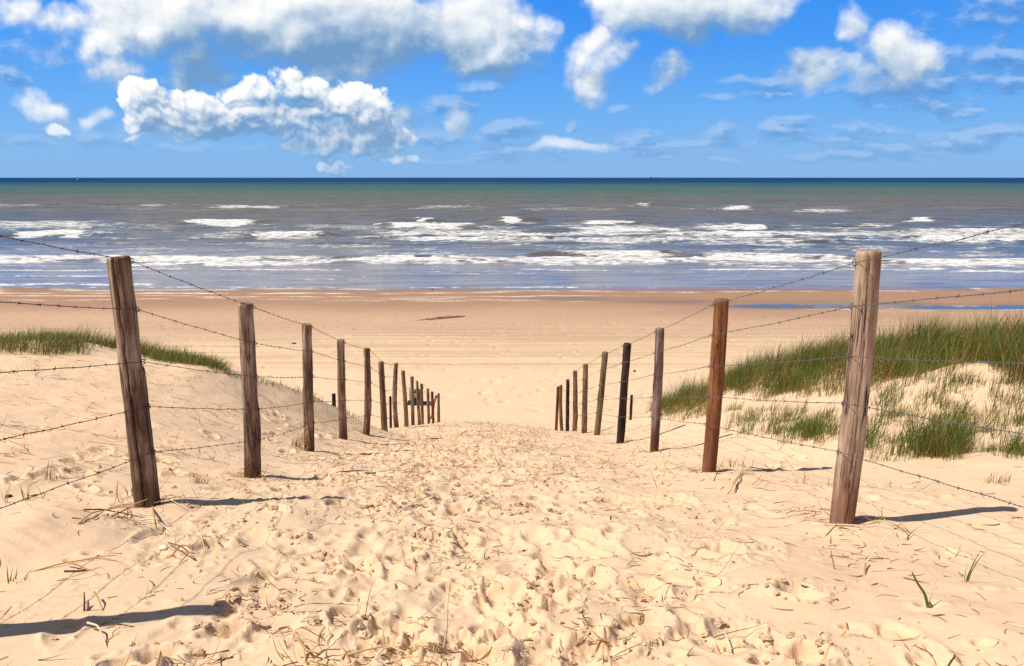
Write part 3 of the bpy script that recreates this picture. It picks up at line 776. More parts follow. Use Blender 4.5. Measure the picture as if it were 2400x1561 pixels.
def build_row(P, SPEC, side, frs, metal, grp):
    att = []
    for i, ((b, tp), (r0, r1, w, bend, ex, lab)) in enumerate(zip(P, SPEC)):
        b = b.copy()
        if 0 < i < 8: pass
        H = tp[2] - b[2]; vec = (tp[0] - b[0], tp[1] - b[1])
        me = post_mesh('fence_post', H, vec, r0, r1, 20 + i * 7 + (100 if side < 0 else 0), bend=bend, **ex)
        o = obj('fence_post', me, w, loc=b)
        tag(o, lab, 'fence post', grp)
        aa_ = []
        for k, fr in enumerate(frs):
            f = fr + jr.uniform(-0.012, 0.012)
            off = side * (-1) * 0 + (r0 + (r1 - r0) * f)
            sgn = 1 if side < 0 else -1              # wires run on the path side of both rows
            p = b + np.array([vec[0] * f + bend * math.sin(f * math.pi), vec[1] * f, H * f])
            p[0] += sgn * (off + 0.003)
            aa_.append(p)
            if 0 < i <= 6:
                s = obj('staple', st_me['rust' if side < 0 else 'galv'], None, parent=o)
                s.location = (p[0] - b[0] - sgn * 0.004, p[1] - b[1], p[2] - b[2])
                s.rotation_euler = (jr.uniform(-.3, .3), jr.uniform(-.3, .3), 0 if sgn > 0 else math.pi)
        att.append(aa_)
    return att
ATT_L = build_row(LP, LSPEC, -1, FR_L, 'rust', 'posts of the left wire fence')
ATT_R = build_row(RP, RSPEC, 1, FR_R, 'galv', 'posts of the right wire fence')

def wire_path(pts, step=0.05, sag=0.008, seed=0):
    out = []
    for a, b in zip(pts[:-1], pts[1:]):
        L = np.linalg.norm(b - a); n = max(4, int(L / step))
        t_ = np.arange(n) / n
        p = a + (b - a) * t_[:, None]
        p[:, 2] -= sag * L * 4 * t_ * (1 - t_) * 0.5
        p[:, 2] += 0.0035 * perlin(t_ * L * 5, t_ * 0 + seed, 3) * np.sin(np.pi * t_)
        p[:, 0] += 0.0035 * perlin(t_ * L * 5, t_ * 0 + seed + 9, 3) * np.sin(np.pi * t_)
        out.append(p)
    out.append(pts[-1:])
    return np.concatenate(out)

def resample(p, step):
    s = np.concatenate([[0], np.cumsum(np.linalg.norm(np.diff(p, axis=0), axis=1))])
    q = np.arange(0, s[-1], step)
    return np.stack([np.interp(q, s, p[:, k]) for k in range(3)], 1), s[-1]

def strand_mesh(name, path, r=0.0011, pitch=0.045):
    p, L = resample(path, 0.0065)
    tg = np.gradient(p, axis=0); tg /= np.linalg.norm(tg, axis=1, keepdims=True)
    a = np.cross(tg, [0, 0, 1.0]); a /= np.linalg.norm(a, axis=1, keepdims=True); b = np.cross(a, tg)
    ph = np.arange(len(p)) * 0.0065 / pitch * 2 * np.pi
    m_ = MB()
    for s in (0, np.pi):
        c = p + r * 0.95 * (a * np.cos(ph + s)[:, None] + b * np.sin(ph + s)[:, None])
        m_.tube(c, r, 4, cap=False)
    return m_.mesh(name)

def barb_mesh(name):
    b = MB()
    ph = np.linspace(0, 4 * np.pi, 20)
    b.tube(np.stack([np.linspace(-0.006, 0.006, 20), 0.0044 * np.cos(ph), 0.0044 * np.sin(ph)], 1), 0.0013, 4)
    for x, d in ((-0.006, (-0.25, 1, 0.55)), (-0.004, (-0.35, -0.7, 0.9)), (0.005, (0.3, 0.8, -0.75)), (0.006, (0.3, -1, -0.35))):
        d = np.array(d) / np.linalg.norm(d)
        s = np.array([x, d[1] * 0.003, d[2] * 0.003])
        b.tube(np.stack([s, s + d * 0.010, s + d * 0.017]), [0.0014, 0.0012, 0.0004], 4)
    return b.mesh(name)
barb_me = {}
for nm, mm in (('rust', m_rust), ('galv', m_galv)):
    q = barb_mesh('barb'); q.materials.append(mm); barb_me[nm] = q

ORD = ['topmost', 'second from the top', 'middle', 'second from the bottom', 'lowest']
def build_wires(ATT, side, nm, mm, adj, grp):
    for k in range(5):
        pts = np.array([a[k] for a in ATT])
        path_ = wire_path(pts, seed=k + (10 if side > 0 else 0))
        org = pts[0]
        root = empty('barbed_wire', org)
        tag(root, '%s barbed wire strand of the %s' % (ORD[k], adj), 'barbed wire', grp)
        obj('strand', strand_mesh('strand', path_ - org), mm, parent=root)
        q, L = resample(path_, 0.01)
        s = 0.05 + 0.05 * jr.random(); n = 0; rest = MB()
        v0 = [np.array(v.co) for v in barb_me[nm].vertices]
        while s < L - 0.05 and n < 100:
            i = int(s / 0.01)
            if i >= len(q) - 1: break
            d = Vector(q[i + 1] - q[i]).normalized()
            rot = d.to_track_quat('X', 'Z').to_matrix().to_4x4() @ Matrix.Rotation(jr.uniform(0, 6.28), 4, 'X')
            o = bpy.data.objects.new('barb', barb_me[nm]); COL.objects.link(o)
            o.parent = root
            sc = jr.uniform(0.5, 0.72)
            o.matrix_local = Matrix.Translation(Vector(q[i] - org)) @ rot @ Matrix.Scale(sc, 4)
            n += 1
            s += 0.125 + jr.uniform(-0.012, 0.012)
build_wires(ATT_L, -1, 'rust', m_rust, 'rusty left fence', 'strands of the left fence')
build_wires(ATT_R, 1, 'galv', m_galv, 'galvanised right fence', 'strands of the right fence')

# stakes of the fences at the foot of the dunes
def stake(px, pty, Y, r, w, lab, H=1.3):
    x, y, z = at_y(px, pty, Y)
    g = float(macro(np.array([x]), np.array([Y]))[0])
    me = post_mesh('fence_post', z - g, (0.02, 0), r, r * .95, 300 + int(px), seg=14, rows=20)
    o = obj('fence_post', me, w, loc=(x, y, g))
    tag(o, lab, 'fence post', 'stakes at the foot of the dunes')
    return np.array([x, y, z]), g
sR, gR = stake(1479, 926, 21.5, 0.042, W_DARK, 'thin dark stake behind the fourth and third right posts, beside the tip of the grass')
sL, gL = stake(913, 929, 19.0, 0.034, W_DARK, 'thin short dark stake between the sixth and seventh left posts')
sS, gS = stake(780, 923, 16.0, 0.045, W_DARK, 'black stump top poking over the grassy dune edge left of the fourth left post')
end = RP[-1]
for k, f in enumerate((0.95, 0.70, 0.45, 0.2)):
    a = end[0] + (end[1] - end[0]) * f
    b = np.array([sR[0] - 0.045, sR[1], gR + (sR[2] - gR) * (f - 0.03)])
    c = np.array([8.5, 24.0, float(macro(np.array([8.5]), np.array([24.0]))[0]) + 1.2 * f])
    pth = wire_path(np.array([a, b, c]), 0.1, 0.012, k)
    m_ = MB(); m_.tube(pth - a, 0.0028, 4)
    o = obj('fence_wire', m_.mesh('fence_wire'), m_galv, loc=a)
    tag(o, '%s thin wire running right from the farthest right post past the dark stake' % ['highest', 'second highest', 'second lowest', 'lowest'][k], 'wire', 'wires at the foot of the right dune')

# ------------------------------------------------------------------ grass and straw
m_grass, t, bs = material('marram_leaf')
c = t.attr('tint', 'Color')
setp(t, bs, Base_Color=c, Roughness=0.55)
bs.inputs['Specular IOR Level'].default_value = 0.25
tr_ = t.n.new('ShaderNodeBsdfTranslucent'); t.l.new(c, tr_.inputs[0])
mx = t.n.new('ShaderNodeMixShader'); mx.inputs[0].default_value = 0.25
out = [n for n in t.n if n.type == 'OUTPUT_MATERIAL'][0]
t.l.new(bs.outputs[0], mx.inputs[1]); t.l.new(tr_.outputs[0], mx.inputs[2]); t.l.new(mx.outputs[0], out.inputs[0])

def lerp(a, b, f): return a + (b - a) * f

def blades(base, length, width, lean, az, wax, cbase, ctip, rng=RNG, levels=(0, .3, .62, .85, 1.0)):
    """many curved tapering blades; arrays per blade. Returns verts, quads, colours"""
    n = len(base); t_ = np.array(levels); k = len(t_)
    up = np.array([0, 0, 1.0])
    dirv = np.stack([np.cos(az), np.sin(az), 0 * az], 1)
    P = base[:, None] + length[:, None, None] * (up * (t_ - 0.42 * lean[:, None] * t_ ** 2)[..., None] + dirv[:, None] * (lean[:, None] * t_ ** 1.8)[..., None])
    wd = np.stack([np.cos(wax), np.sin(wax), 0 * wax], 1)
    W = width[:, None] * (1 - t_ ** 2 * 0.95) * (0.7 + 0.3 * np.minimum(1, t_ * 4))
    A = P - wd[:, None] * W[..., None] * 0.5; B = P + wd[:, None] * W[..., None] * 0.5
    V = np.stack([A, B], 2).reshape(-1, 3)
    o = np.arange(n)[:, None] * 2 * k + np.arange(k - 1)[None] * 2
    Q = np.stack([o, o + 1, o + 3, o + 2], -1).reshape(-1, 4)
    Cc = cbase[:, None] + (ctip - cbase)[:, None] * (t_ ** 0.7)[None, :, None]
    Cc = np.repeat(Cc, 2, axis=1).reshape(-1, 3)
    return V, Q, Cc

GREEN = np.array([0.130, 0.225, 0.026]); DEEP = np.array([0.045, 0.108, 0.014]); OLIVE = np.array([0.155, 0.135, 0.028])
BROWN = np.array([0.170, 0.085, 0.028]); STRAW = np.array([0.50, 0.31, 0.11]); PALE = np.array([0.66, 0.50, 0.27])

def grass_set(px_, py_, n_tuft, per, hgt_, spread, dry=0.3, wid=0.0045, windaz=0.35, wind=0.45, rng=RNG):
    """tufts at ground points"""
    xs, ys = px_, py_
    nb = len(xs) * per
    ti = np.repeat(np.arange(len(xs)), per)
    ang = rng.uniform(0, 2 * np.pi, nb); rad = spread * np.sqrt(rng.random(nb))
    bx = xs[ti] + rad * np.cos(ang); by = ys[ti] + rad * np.sin(ang)
    bz = ground(bx, by) - 0.01
    th = rng.uniform(0.70, 1.12, len(xs)) * (1 + 0.38 * perlin(xs / 0.55, ys / 0.55, 33))
    L = hgt_ * th[ti] * rng.uniform(0.45, 1.12, nb)
    lx = wind * np.cos(windaz) + 0.45 * rng.standard_normal(nb) * 0.8 + 0.5 * rad / max(spread, 1e-3) * np.cos(ang)
    ly = wind * np.sin(windaz) + 0.45 * rng.standard_normal(nb) * 0.8 + 0.5 * rad / max(spread, 1e-3) * np.sin(ang)
    az = np.arctan2(ly, lx); lean = np.clip(np.hypot(lx, ly) * 0.55, 0.03, 0.95)
    tufttone = rng.random(len(xs))[ti]
    d = rng.random(nb)
    isdry = d < dry * 2.2 * tufttone ** 1.6
    g = lerp(DEEP, GREEN, rng.random((nb, 1))); g = lerp(g, OLIVE, (0.65 * tufttone * rng.random(nb))[:, None])
    b = lerp(BROWN, STRAW, rng.random((nb, 1)) ** 1.6)
    tip = np.where(isdry[:, None], b, g)
    bas = np.where(isdry[:, None], b * 0.9, lerp(g, STRAW * 0.6, (0.05 + 0.4 * rng.random(nb))[:, None]))
    return np.stack([bx, by, bz], 1), L, wid * rng.uniform(0.6, 1.3, nb), lean, az, rng.uniform(-0.7, 0.7, nb), bas, tip

def join_blades(sets):
    V, Q, C_ = [], [], []; o = 0
    for s in sets:
        v, q, c_ = blades(*s)
        V.append(v); Q.append(q + o); C_.append(c_); o += len(v)
    return np.concatenate(V), np.concatenate(Q), np.concatenate(C_)

def inpoly(x, y, poly):
    r = np.zeros(len(x), bool); n = len(poly); j = n - 1
    for i in range(n):
        xi, yi = poly[i]; xj, yj = poly[j]
        c = ((yi > y) != (yj > y)) & (x < (xj - xi) * (y - yi) / (yj - yi + 1e-12) + xi)
        r ^= c; j = i
    return r

def scatter_poly(poly, n, rng=RNG):
    p = np.array(poly); lo, hi = p.min(0), p.max(0)
    x = rng.uniform(lo[0], hi[0], n * 6); y = rng.uniform(lo[1], hi[1], n * 6)
    k = inpoly(x, y, poly)
    return x[k][:n], y[k][:n]

# right dune: dense belt along the crest and the big clump at the picture's edge
low = [(1553, 972), (1600, 960), (1651, 953), (1705, 915), (1755, 925), (1802, 930), (1880, 926), (1954, 921), (2050, 905), (2143, 884), (2200, 868), (2241, 862)]
lowg = [pix(a, b, 4)[:2] for a, b in low]
belt = [(2.80, 14.6)] + lowg + [(4.75, 7.2), (4.45, 6.2), (4.5, 5.75), (5.2, 5.5), (9.2, 5.4), (9.5, 9.2), (7.0, 9.6), (5.9, 9.9), (5.0, 10.9), (4.3, 12.0), (3.8, 13.2), (3.2, 14.9)]
x, y = scatter_poly(belt, 2600)
keepm = rr_ = sstep(-0.75, -0.2, perlin(x * 1.1, y * 1.1, 3) + 0.25) > RNG.random(len(x)) * 0.9
x, y = x[keepm], y[keepm]
sets = [grass_set(x, y, 0, 22, 0.47, 0.11, dry=0.36)]
k = RNG.random(len(x)) < 0.5
sets.append(grass_set(x[k], y[k], 0, 5, 0.60, 0.12, dry=0.45))
tx_, ty_ = scatter_poly([(4.75, 7.3), (4.45, 6.2), (4.5, 5.75), (5.2, 5.5), (7.5, 5.4), (7.5, 8.6), (5.6, 8.2)], 260)
sets.append(grass_set(tx_, ty_, 0, 22, 0.66, 0.12, dry=0.75))
# dead straw skirt on the seaward corner and along the lower fringe
fr = [pix(a + RNG.uniform(-25, 25), b + RNG.uniform(-6, 12), 4)[:2] for a, b in low for _ in range(9)]
fr = np.array(fr)
s_ = grass_set(fr[:, 0], fr[:, 1], 0, 9, 0.30, 0.10, dry=0.62, wind=0.6)
sets.append(s_)
cr_ = np.array([pix(RNG.uniform(1555, 1660), RNG.uniform(945, 985), 4)[:2] for _ in range(60)])
sets.append(grass_set(cr_[:, 0], cr_[:, 1], 0, 12, 0.24, 0.10, dry=1.4, wind=0.9))
V, Q, C_ = join_blades(sets)
o = obj('marram_grass', mesh_from('marram_grass', V, Q, True, colors={'tint': C_}), m_grass)
tag(o, 'dense green and brown marram grass along the right dune crest', 'grass', kind='stuff')

# sparse growth below that belt
pts = []
for a0, a1, b0, b1, n in ((1700, 1960, 960, 1030, 90), (1860, 1960, 1005, 1040, 26), (1990, 2400, 1010, 1085, 70), (2060, 2290, 880, 1010, 70), (2180, 2400, 900, 1040, 70), (2010, 2150, 930, 1000, 20), (2280, 2400, 985, 1075, 30), (1740, 1900, 985, 1025, 30)):
    for _ in range(int(n * 1.7)): pts.append(pix(RNG.uniform(a0, a1), RNG.uniform(b0, b1), 2.5)[:2])
pts = np.array(pts)
pts = pts[RNG.random(len(pts)) < 0.30 + 0.70 * sstep(-0.15, 0.25, perlin(pts[:, 0] / 0.42, pts[:, 1] / 0.5, 44))]
sets = [grass_set(pts[:, 0], pts[:, 1], 0, 10, 0.20, 0.05, dry=0.25, wid=0.004), grass_set(pts[::2, 0], pts[::2, 1], 0, 5, 0.12, 0.10, dry=0.8, wid=0.0035)]
V, Q, C_ = join_blades(sets)
o = obj('sparse_grass', mesh_from('sparse_grass', V, Q, True, colors={'tint': C_}), m_grass)
tag(o, 'thin scattered grass on the bare sand slope of the right dune', 'grass', kind='stuff')

# left dune: belt along its crest
low = [(-40, 812), (60, 812), (130, 800), (200, 806), (270, 815), (330, 838), (400, 848), (470, 858), (510, 866)]
g = []
for i in range(430):
    q = RNG.random() ** 0.8
    a = lerp(-120, 520, q); b = np.interp(a, [p[0] for p in low], [p[1] for p in low])
    X_, Y_, _ = pix(a, b + 4, 4)
    X_ *= 1; dd = RNG.uniform(0, 1.6) * (1 - 0.75 * sstep(330, 520, a))
    g.append((X_ * (1 + dd / Y_), Y_ + dd))
for i in range(60):
    X_, Y_, _ = pix(RNG.uniform(-100, 200), RNG.uniform(806, 830), 4); g.append((X_, Y_))
g = np.array(g)
sets = [grass_set(g[:, 0], g[:, 1], 0, 18, 0.26, 0.12, dry=0.28, wid=0.005)]
k = RNG.random(len(g)) < 0.4
sets.append(grass_set(g[k, 0], g[k, 1], 0, 8, 0.20, 0.15, dry=1.0, wid=0.005))
thin = np.array([pix(a, np.interp(a, (480, 560, 655, 760, 850), (862, 885, 908, 938, 985)) + RNG.uniform(-1, 5), 4)[:2] for a in RNG.uniform(470, 850, 70)])
sets.append(grass_set(thin[:, 0], thin[:, 1], 0, 6, 0.15, 0.08, dry=0.5, wid=0.005))
V, Q, C_ = join_blades(sets)
o = obj('marram_grass', mesh_from('marram_grass', V, Q, True, colors={'tint': C_}), m_grass)
tag(o, 'low green marram grass with brown roots along the left dune crest', 'grass', kind='stuff')

# single tufts one can point at
def tuft(px_, py_, n, h, spread, dry, lab, wind=0.3, name='grass_tuft', wid=0.0042, per=None, sub=1, cat='grass tuft'):
    X_, Y_, Z_ = pix(px_, py_, 1.5)
    xs = np.full(sub, X_) + (RNG.normal(0, spread, sub) if sub > 1 else 0)
    ys = np.full(sub, Y_) + (RNG.normal(0, spread * 1.2, sub) if sub > 1 else 0)
    st_ = grass_set(xs, ys, 0, n, h, spread if sub == 1 else 0.06, dry=dry, wid=wid, wind=wind)
    V, Q, C_ = blades(*st_)
    V = V - [X_, Y_, Z_]
    o = obj(name, mesh_from(name, V, Q, True, colors={'tint': C_}), m_grass, loc=(X_, Y_, Z_))
    tag(o, lab, cat, 'loose grass tufts on the sand')
tuft(2178, 1060, 34, 0.40, 0.13, 0.25, 'tall dense green grass clump right of the nearest right post, below the belt', sub=30)
tuft(1905, 1028, 24, 0.25, 0.09, 0.2, 'low green grass clump just left of the nearest right post', sub=16)
tuft(2392, 1062, 24, 0.28, 0.06, 0.2, 'bright green grass clump cut by the right edge of the picture', sub=8)
tuft(62, 1172, 14, 0.17, 0.025, 0.35, 'dark green stiff tuft below the lowest wire at the left edge', wind=0.0)
tuft(118, 1128, 14, 0.14, 0.03, 0.6, 'straw coloured tuft behind the lowest wire, between left edge and nearest left post')
tuft(14, 1178, 7, 0.16, 0.02, 0.6, 'thin half dry tuft touching the left edge beside a black pebble', wind=0.0)
tuft(312, 1160, 11, 0.22, 0.03, 0.4, 'long thin wispy tuft against the left side of the nearest left post')
tuft(468, 1136, 26, 0.12, 0.06, 1.5, 'dry golden tuft between the two nearest left posts', wind=0.6)
tuft(696, 1052, 44, 0.16, 0.05, 2.0, 'pale tangled straw clump at the foot of the third left post', wind=0.4)
tuft(1738, 1095, 18, 0.14, 0.09, 0.2, 'short green tuft in the shadow of the second right post')
tuft(1945, 1140, 5, 0.13, 0.02, 0.0, 'few green shoots left of the nearest right post on open sand', wind=0.0)
tuft(1880, 1142, 4, 0.13, 0.04, 0.1, 'two or three slanting green shoots midway between the two nearest right posts', wind=-0.3)
tuft(2262, 1358, 4, 0.16, 0.02, 0.1, 'thin upright green stalks below the shadow of the nearest right post', wind=0.0, wid=0.004)
tuft(35, 1368, 10, 0.07, 0.03, 0.3, 'small green yellow sprout at the left edge above the long shadow', wind=0.8)
tuft(2340, 1130, 26, 0.13, 0.07, 0.9, 'dry yellow tuft near the right edge under the lowest right wire', wind=0.5)

m_straw, t, bs = material('dry_straw')
setp(t, bs, Base_Color=t.attr('tint', 'Color'), Roughness=0.6)
bs.inputs['Specular IOR Level'].default_value = 0.3

def straw_mesh(name, x, y, L, wd, az, lift, curve, col, seg=4):
    n = len(x)
    t_ = np.linspace(0, 1, seg + 1)
    s = (t_ - 0.5)
    dx = np.cos(az); dy = np.sin(az)
    bend = curve[:, None] * (s ** 2 * 4 - 0.3) * L[:, None]
    PX_ = x[:, None] + dx[:, None] * s * L[:, None] - dy[:, None] * bend
    PY_ = y[:, None] + dy[:, None] * s * L[:, None] + dx[:, None] * bend
    g0 = ground(PX_.ravel(), PY_.ravel()).reshape(PX_.shape)
    lin = np.maximum(g0, (g0[:, :1] + (g0[:, -1:] - g0[:, :1]) * t_))
    PZ_ = 0.5 * g0 + 0.5 * lin + lift[:, None] * L[:, None] * (t_ ** 1.5)
    PZ_ = np.maximum(PZ_, g0 - 0.001) + 0.002
    W = wd[:, None] * (1 - 0.75 * t_ ** 2)
    P = np.stack([PX_, PY_, PZ_], -1)
    # a flattened three-sided stalk, so it has body from every side
    side = np.stack([-dy, dx, 0 * dx], 1)
    r = W[..., None]
    A = P - side[:, None] * r * 0.5; B = P + side[:, None] * r * 0.5; T_ = P + np.array([0, 0, 1.0]) * r * 0.55
    V = np.stack([A, B, T_], 2).reshape(-1, 3)
    k = seg + 1
    o = np.arange(n)[:, None] * 3 * k + np.arange(seg)[None] * 3
    Q = np.concatenate([np.stack([o + a, o + b, o + 3 + b, o + 3 + a], -1).reshape(-1, 4) for a, b in ((0, 1), (1, 2), (2, 0))])
    C_ = np.repeat(np.repeat(col[:, None], k, 1), 3, axis=1).reshape(-1, 3)
    return mesh_from(name, V, Q, True, colors={'tint': C_})

def straw_cols(n, rng=RNG):
    f = rng.random((n, 1))
    c_ = lerp(np.array([0.60, 0.36, 0.115]), np.array([0.27, 0.125, 0.035]), rng.random((n, 1)))
    c_ = np.where(f < 0.30, lerp(np.array([0.10, 0.052, 0.026]), np.array([0.19, 0.10, 0.05]), rng.random((n, 1))), c_)
    c_ = np.where(f > 0.90, np.array([0.74, 0.62, 0.40]), c_)
    return c_

n = 15000
yy = 1.55 + 22 * RNG.random(n) ** 1.75
xx = np.where(RNG.random(n) < 0.55, RNG.normal(-0.2, 1.25, n), RNG.uniform(-3.4, 4.0, n)) * (0.55 + 0.075 * np.minimum(yy, 9))
cl = fbm(xx / 0.7, yy / 0.7, 2, 301)
kp = RNG.random(n) < 0.16 + 0.84 * sstep(-0.05, 0.5, cl)
kp &= (yy > 1.6) & (xx < 0.45 * yy + 2.2) & (xx > -0.45 * yy - 2.4)
xx, yy = xx[kp], yy[kp]; n = len(xx)
Ls = np.exp(RNG.normal(-2.95, 0.55, n)); Ls = np.clip(Ls * 0.85, 0.012, 0.24)
me = straw_mesh('straw_litter', xx, yy, Ls, np.clip(RNG.normal(0.0031, 0.0011, n), 0.0014, 0.007) * (1 + 0.05 * yy), RNG.uniform(0, 2 * np.pi, n),
                np.where(RNG.random(n) < 0.22, RNG.uniform(0.15, 1.3, n), RNG.uniform(0, 0.06, n)), RNG.normal(0, 0.12, n), straw_cols(n))
o = obj('straw_litter', me, m_straw)
tag(o, 'broken bits of dry straw littering the sand of the path', 'straw litter', kind='stuff')
fx_ = []
for b_, t_ in LP[1:9] + RP[1:8]:
    for i in range(46): fx_.append((b_[0] + RNG.normal(0, .13), b_[1] + RNG.normal(0, .12)))
fx_ = np.array(fx_); n = len(fx_)
me = straw_mesh('straw_litter', fx_[:, 0], fx_[:, 1], np.clip(np.exp(RNG.normal(-2.3, 0.5, n)), .03, .26), np.full(n, 0.0036) * RNG.uniform(.6, 1.4, n), RNG.uniform(0, 2 * np.pi, n),
                np.where(RNG.random(n) < 0.35, RNG.uniform(0.2, 1.2, n), 0.04), RNG.normal(0, 0.12, n), straw_cols(n))
o = obj('straw_litter', me, m_straw)
tag(o, 'dead straw gathered round the feet of the posts', 'straw litter', kind='stuff')
n = 11000
yy = RNG.uniform(4.5, 21, n); xx = -0.3 - 0.02 * yy + RNG.normal(0, 1.0, n)
kp = RNG.random(n) < 0.2 + 0.8 * sstep(-0.1, 0.45, fbm(xx / 0.9, yy / 0.9, 2, 305)); xx, yy = xx[kp], yy[kp]; n = len(xx)
me = straw_mesh('straw_litter', xx, yy, np.clip(np.exp(RNG.normal(-2.75, 0.5, n)), .02, .22), np.full(n, 0.0055) * RNG.uniform(.6, 1.4, n), RNG.uniform(0, 2 * np.pi, n),
                np.where(RNG.random(n) < 0.3, RNG.uniform(0.2, 1.2, n), 0.03), RNG.normal(0, 0.1, n), straw_cols(n))
o = obj('straw_litter', me, m_straw)
tag(o, 'trampled straw bits on the path between the two fences further down', 'straw litter', kind='stuff')
# debris on the left dune flank
pts = np.array([pix(RNG.uniform(0, 700), 0, 2)[:2] if False else pix(*RNG.uniform((0, 830), (840, 1130)), 2.5)[:2] for _ in range(1500)])
pts = pts[pts[:, 1] < 13]
clm = fbm(pts[:, 0] / 0.8, pts[:, 1] / 0.8, 2, 311)
pts = pts[RNG.random(len(pts)) < 0.25 + 0.75 * sstep(0.0, 0.4, clm)]
n = len(pts)
me = straw_mesh('straw_litter', pts[:, 0], pts[:, 1], np.clip(np.exp(RNG.normal(-2.1, 0.5, n)), 0.03, 0.4), np.full(n, 0.0042), RNG.normal(-0.45, 0.5, n),
                np.where(RNG.random(n) < 0.15, RNG.uniform(0.15, 0.9, n), 0.02), RNG.normal(0, 0.12, n), straw_cols(n) * np.where(RNG.random((n, 1)) < 0.35, 0.5, 1))
o = obj('straw_litter', me, m_straw)
tag(o, 'fallen straw and root bits over the left dune flank', 'straw litter', kind='stuff')

# crumbs of damp sand thrown up by feet
m_clod, t, bs = material('damp_sand')
n5 = t.noise(t.coord('Object'), 60, 4, 0.7)
setp(t, bs, Base_Color=t.mix(n5, (0.46, 0.305, 0.185), (0.62, 0.43, 0.27)), Roughness=1.0, Normal=t.bump(t.noise(t.coord('Object'), 200, 3), 0.5, 0.003))
bs.inputs['Specular IOR Level'].default_value = 0.1
ico_v = []
phi = (1 + 5 ** .5) / 2
ico_v = np.array([(-1, phi, 0), (1, phi, 0), (-1, -phi, 0), (1, -phi, 0), (0, -1, phi), (0, 1, phi), (0, -1, -phi), (0, 1, -phi), (phi, 0, -1), (phi, 0, 1), (-phi, 0, -1), (-phi, 0, 1)]) / math.hypot(1, phi)
ico_f = np.array([(0, 11, 5), (0, 5, 1), (0, 1, 7), (0, 7, 10), (0, 10, 11), (1, 5, 9), (5, 11, 4), (11, 10, 2), (10, 7, 6), (7, 1, 8), (3, 9, 4), (3, 4, 2), (3, 2, 6), (3, 6, 8), (3, 8, 9), (4, 9, 5), (2, 4, 11), (6, 2, 10), (8, 6, 7), (9, 8, 1)])
def subdiv(v, f):
    v = list(map(tuple, v)); cache = {}; nf_ = []
    def mid(a, b):
        k = (min(a, b), max(a, b))
        if k not in cache:
            p = np.array(v[a]) + np.array(v[b]); p /= np.linalg.norm(p)
            v.append(tuple(p)); cache[k] = len(v) - 1
        return cache[k]
    for a, b, c in f:
        x, y, z = mid(a, b), mid(b, c), mid(c, a)
        nf_ += [(a, x, z), (b, y, x), (c, z, y), (x, y, z)]
    return np.array(v), np.array(nf_)
iv, if_ = subdiv(ico_v, ico_f)
cl_ = []
crng = random.Random(9)
for hx, hy, hr in HOLES:
    x0, y0, _ = pix(hx, hy)
    for i in range(crng.randint(14, 34)):
        a = crng.uniform(0, 6.28); rad = hr * crng.uniform(0.6, 1.5)
        cl_.append((x0 + rad * math.cos(a), y0 + 0.7 * rad * math.sin(a), abs(crng.gauss(0.003, 0.0035)) + 0.0025))
for i in range(1100):
    fx, fy = crng.choice(FEET)
    cl_.append((fx + crng.gauss(0, 0.10), fy + crng.gauss(0, 0.10), abs(crng.gauss(0.003, 0.004)) + 0.0022))
for i in range(5200):
    fy = 3.2 + 19 * crng.random() ** 1.2; fx = -0.3 - 0.02 * fy + crng.gauss(0, 0.75)
    if perlin(np.array([fx / 0.5]), np.array([fy / 0.6]), 88)[0] < 0.02: continue
    cl_.append((fx, fy, abs(crng.gauss(0.004, 0.004)) + 0.003 + 0.0003 * fy))
cl_ = np.array([c_ for c_ in cl_ if 1.5 < c_[1] < 23])
n = len(cl_)
gz = ground(cl_[:, 0], cl_[:, 1])
def_ = 1 + 0.30 * RNG.standard_normal((n, len(iv)))
scl = cl_[:, 2][:, None, None] * np.stack([RNG.uniform(.8, 1.6, n), RNG.uniform(.7, 1.2, n), RNG.uniform(.5, .9, n)], 1)[:, None]
V = iv[None] * np.clip(def_, .45, 1.7)[..., None] * scl
V = V + np.stack([cl_[:, 0], cl_[:, 1], gz + cl_[:, 2] * 0.25], 1)[:, None]
Fc = (if_[None] + (np.arange(n) * len(iv))[:, None, None]).reshape(-1, 3)
o = obj('sand_clods', mesh_from('sand_clods', V.reshape(-1, 3), Fc, False), m_clod)
tag(o, 'small crumbled lumps of damp sand kicked up along the path', 'sand clods', kind='stuff')

# ------------------------------------------------------------------ loose things on the sand
def stalks(name, px_, py_, spec, lab, cat, grp=None, mat=None):
    """spec: list of (points as (px,py,lift)), radius, colour): each stalk follows the ground"""
    X_, Y_, Z_ = pix(px_, py_, 1.5)
    b = MB()
    for pp, r, c_ in spec:
        P = []
        low_ = [q for q in pp if q[2] <= 0.035] or [(px_, py_, 0)]
        for a, bb, lf in pp:
            if lf > 0.035:
                near_ = min(low_, key=lambda q: abs(q[0] - a))
                gx, gy, gz = pix(near_[0], near_[1], 1.5)
                wx_, wy_, wz_ = at_y(a, bb, gy)
                P.append((wx_ - X_, wy_ - Y_, max(wz_, float(ground(wx_, wy_)) + .01) - Z_)); continue
            gx, gy, gz = pix(a, bb, 1.5); P.append((gx - X_, gy - Y_, float(ground(gx, gy)) - Z_ + lf))
        P = np.array(P)
        # smooth the polyline
        s = np.linspace(0, len(P) - 1, 4 * len(P))
        P = np.stack([np.interp(s, np.arange(len(P)), P[:, k]) for k in range(3)], 1)
        P[1:-1] = (P[:-2] + 2 * P[1:-1] + P[2:]) / 4
        b.tube(P, np.linspace(r, r * 0.45, len(P)), 5, c=c_)
    o = obj(name, b.mesh(name, col=True), mat or m_straw, loc=(X_, Y_, Z_))
    tag(o, lab, cat, grp)
    return o
ch = (0.16, 0.055, 0.025); sw_ = (0.62, 0.43, 0.20); pl = (0.74, 0.62, 0.42); gd = (0.45, 0.25, 0.08)
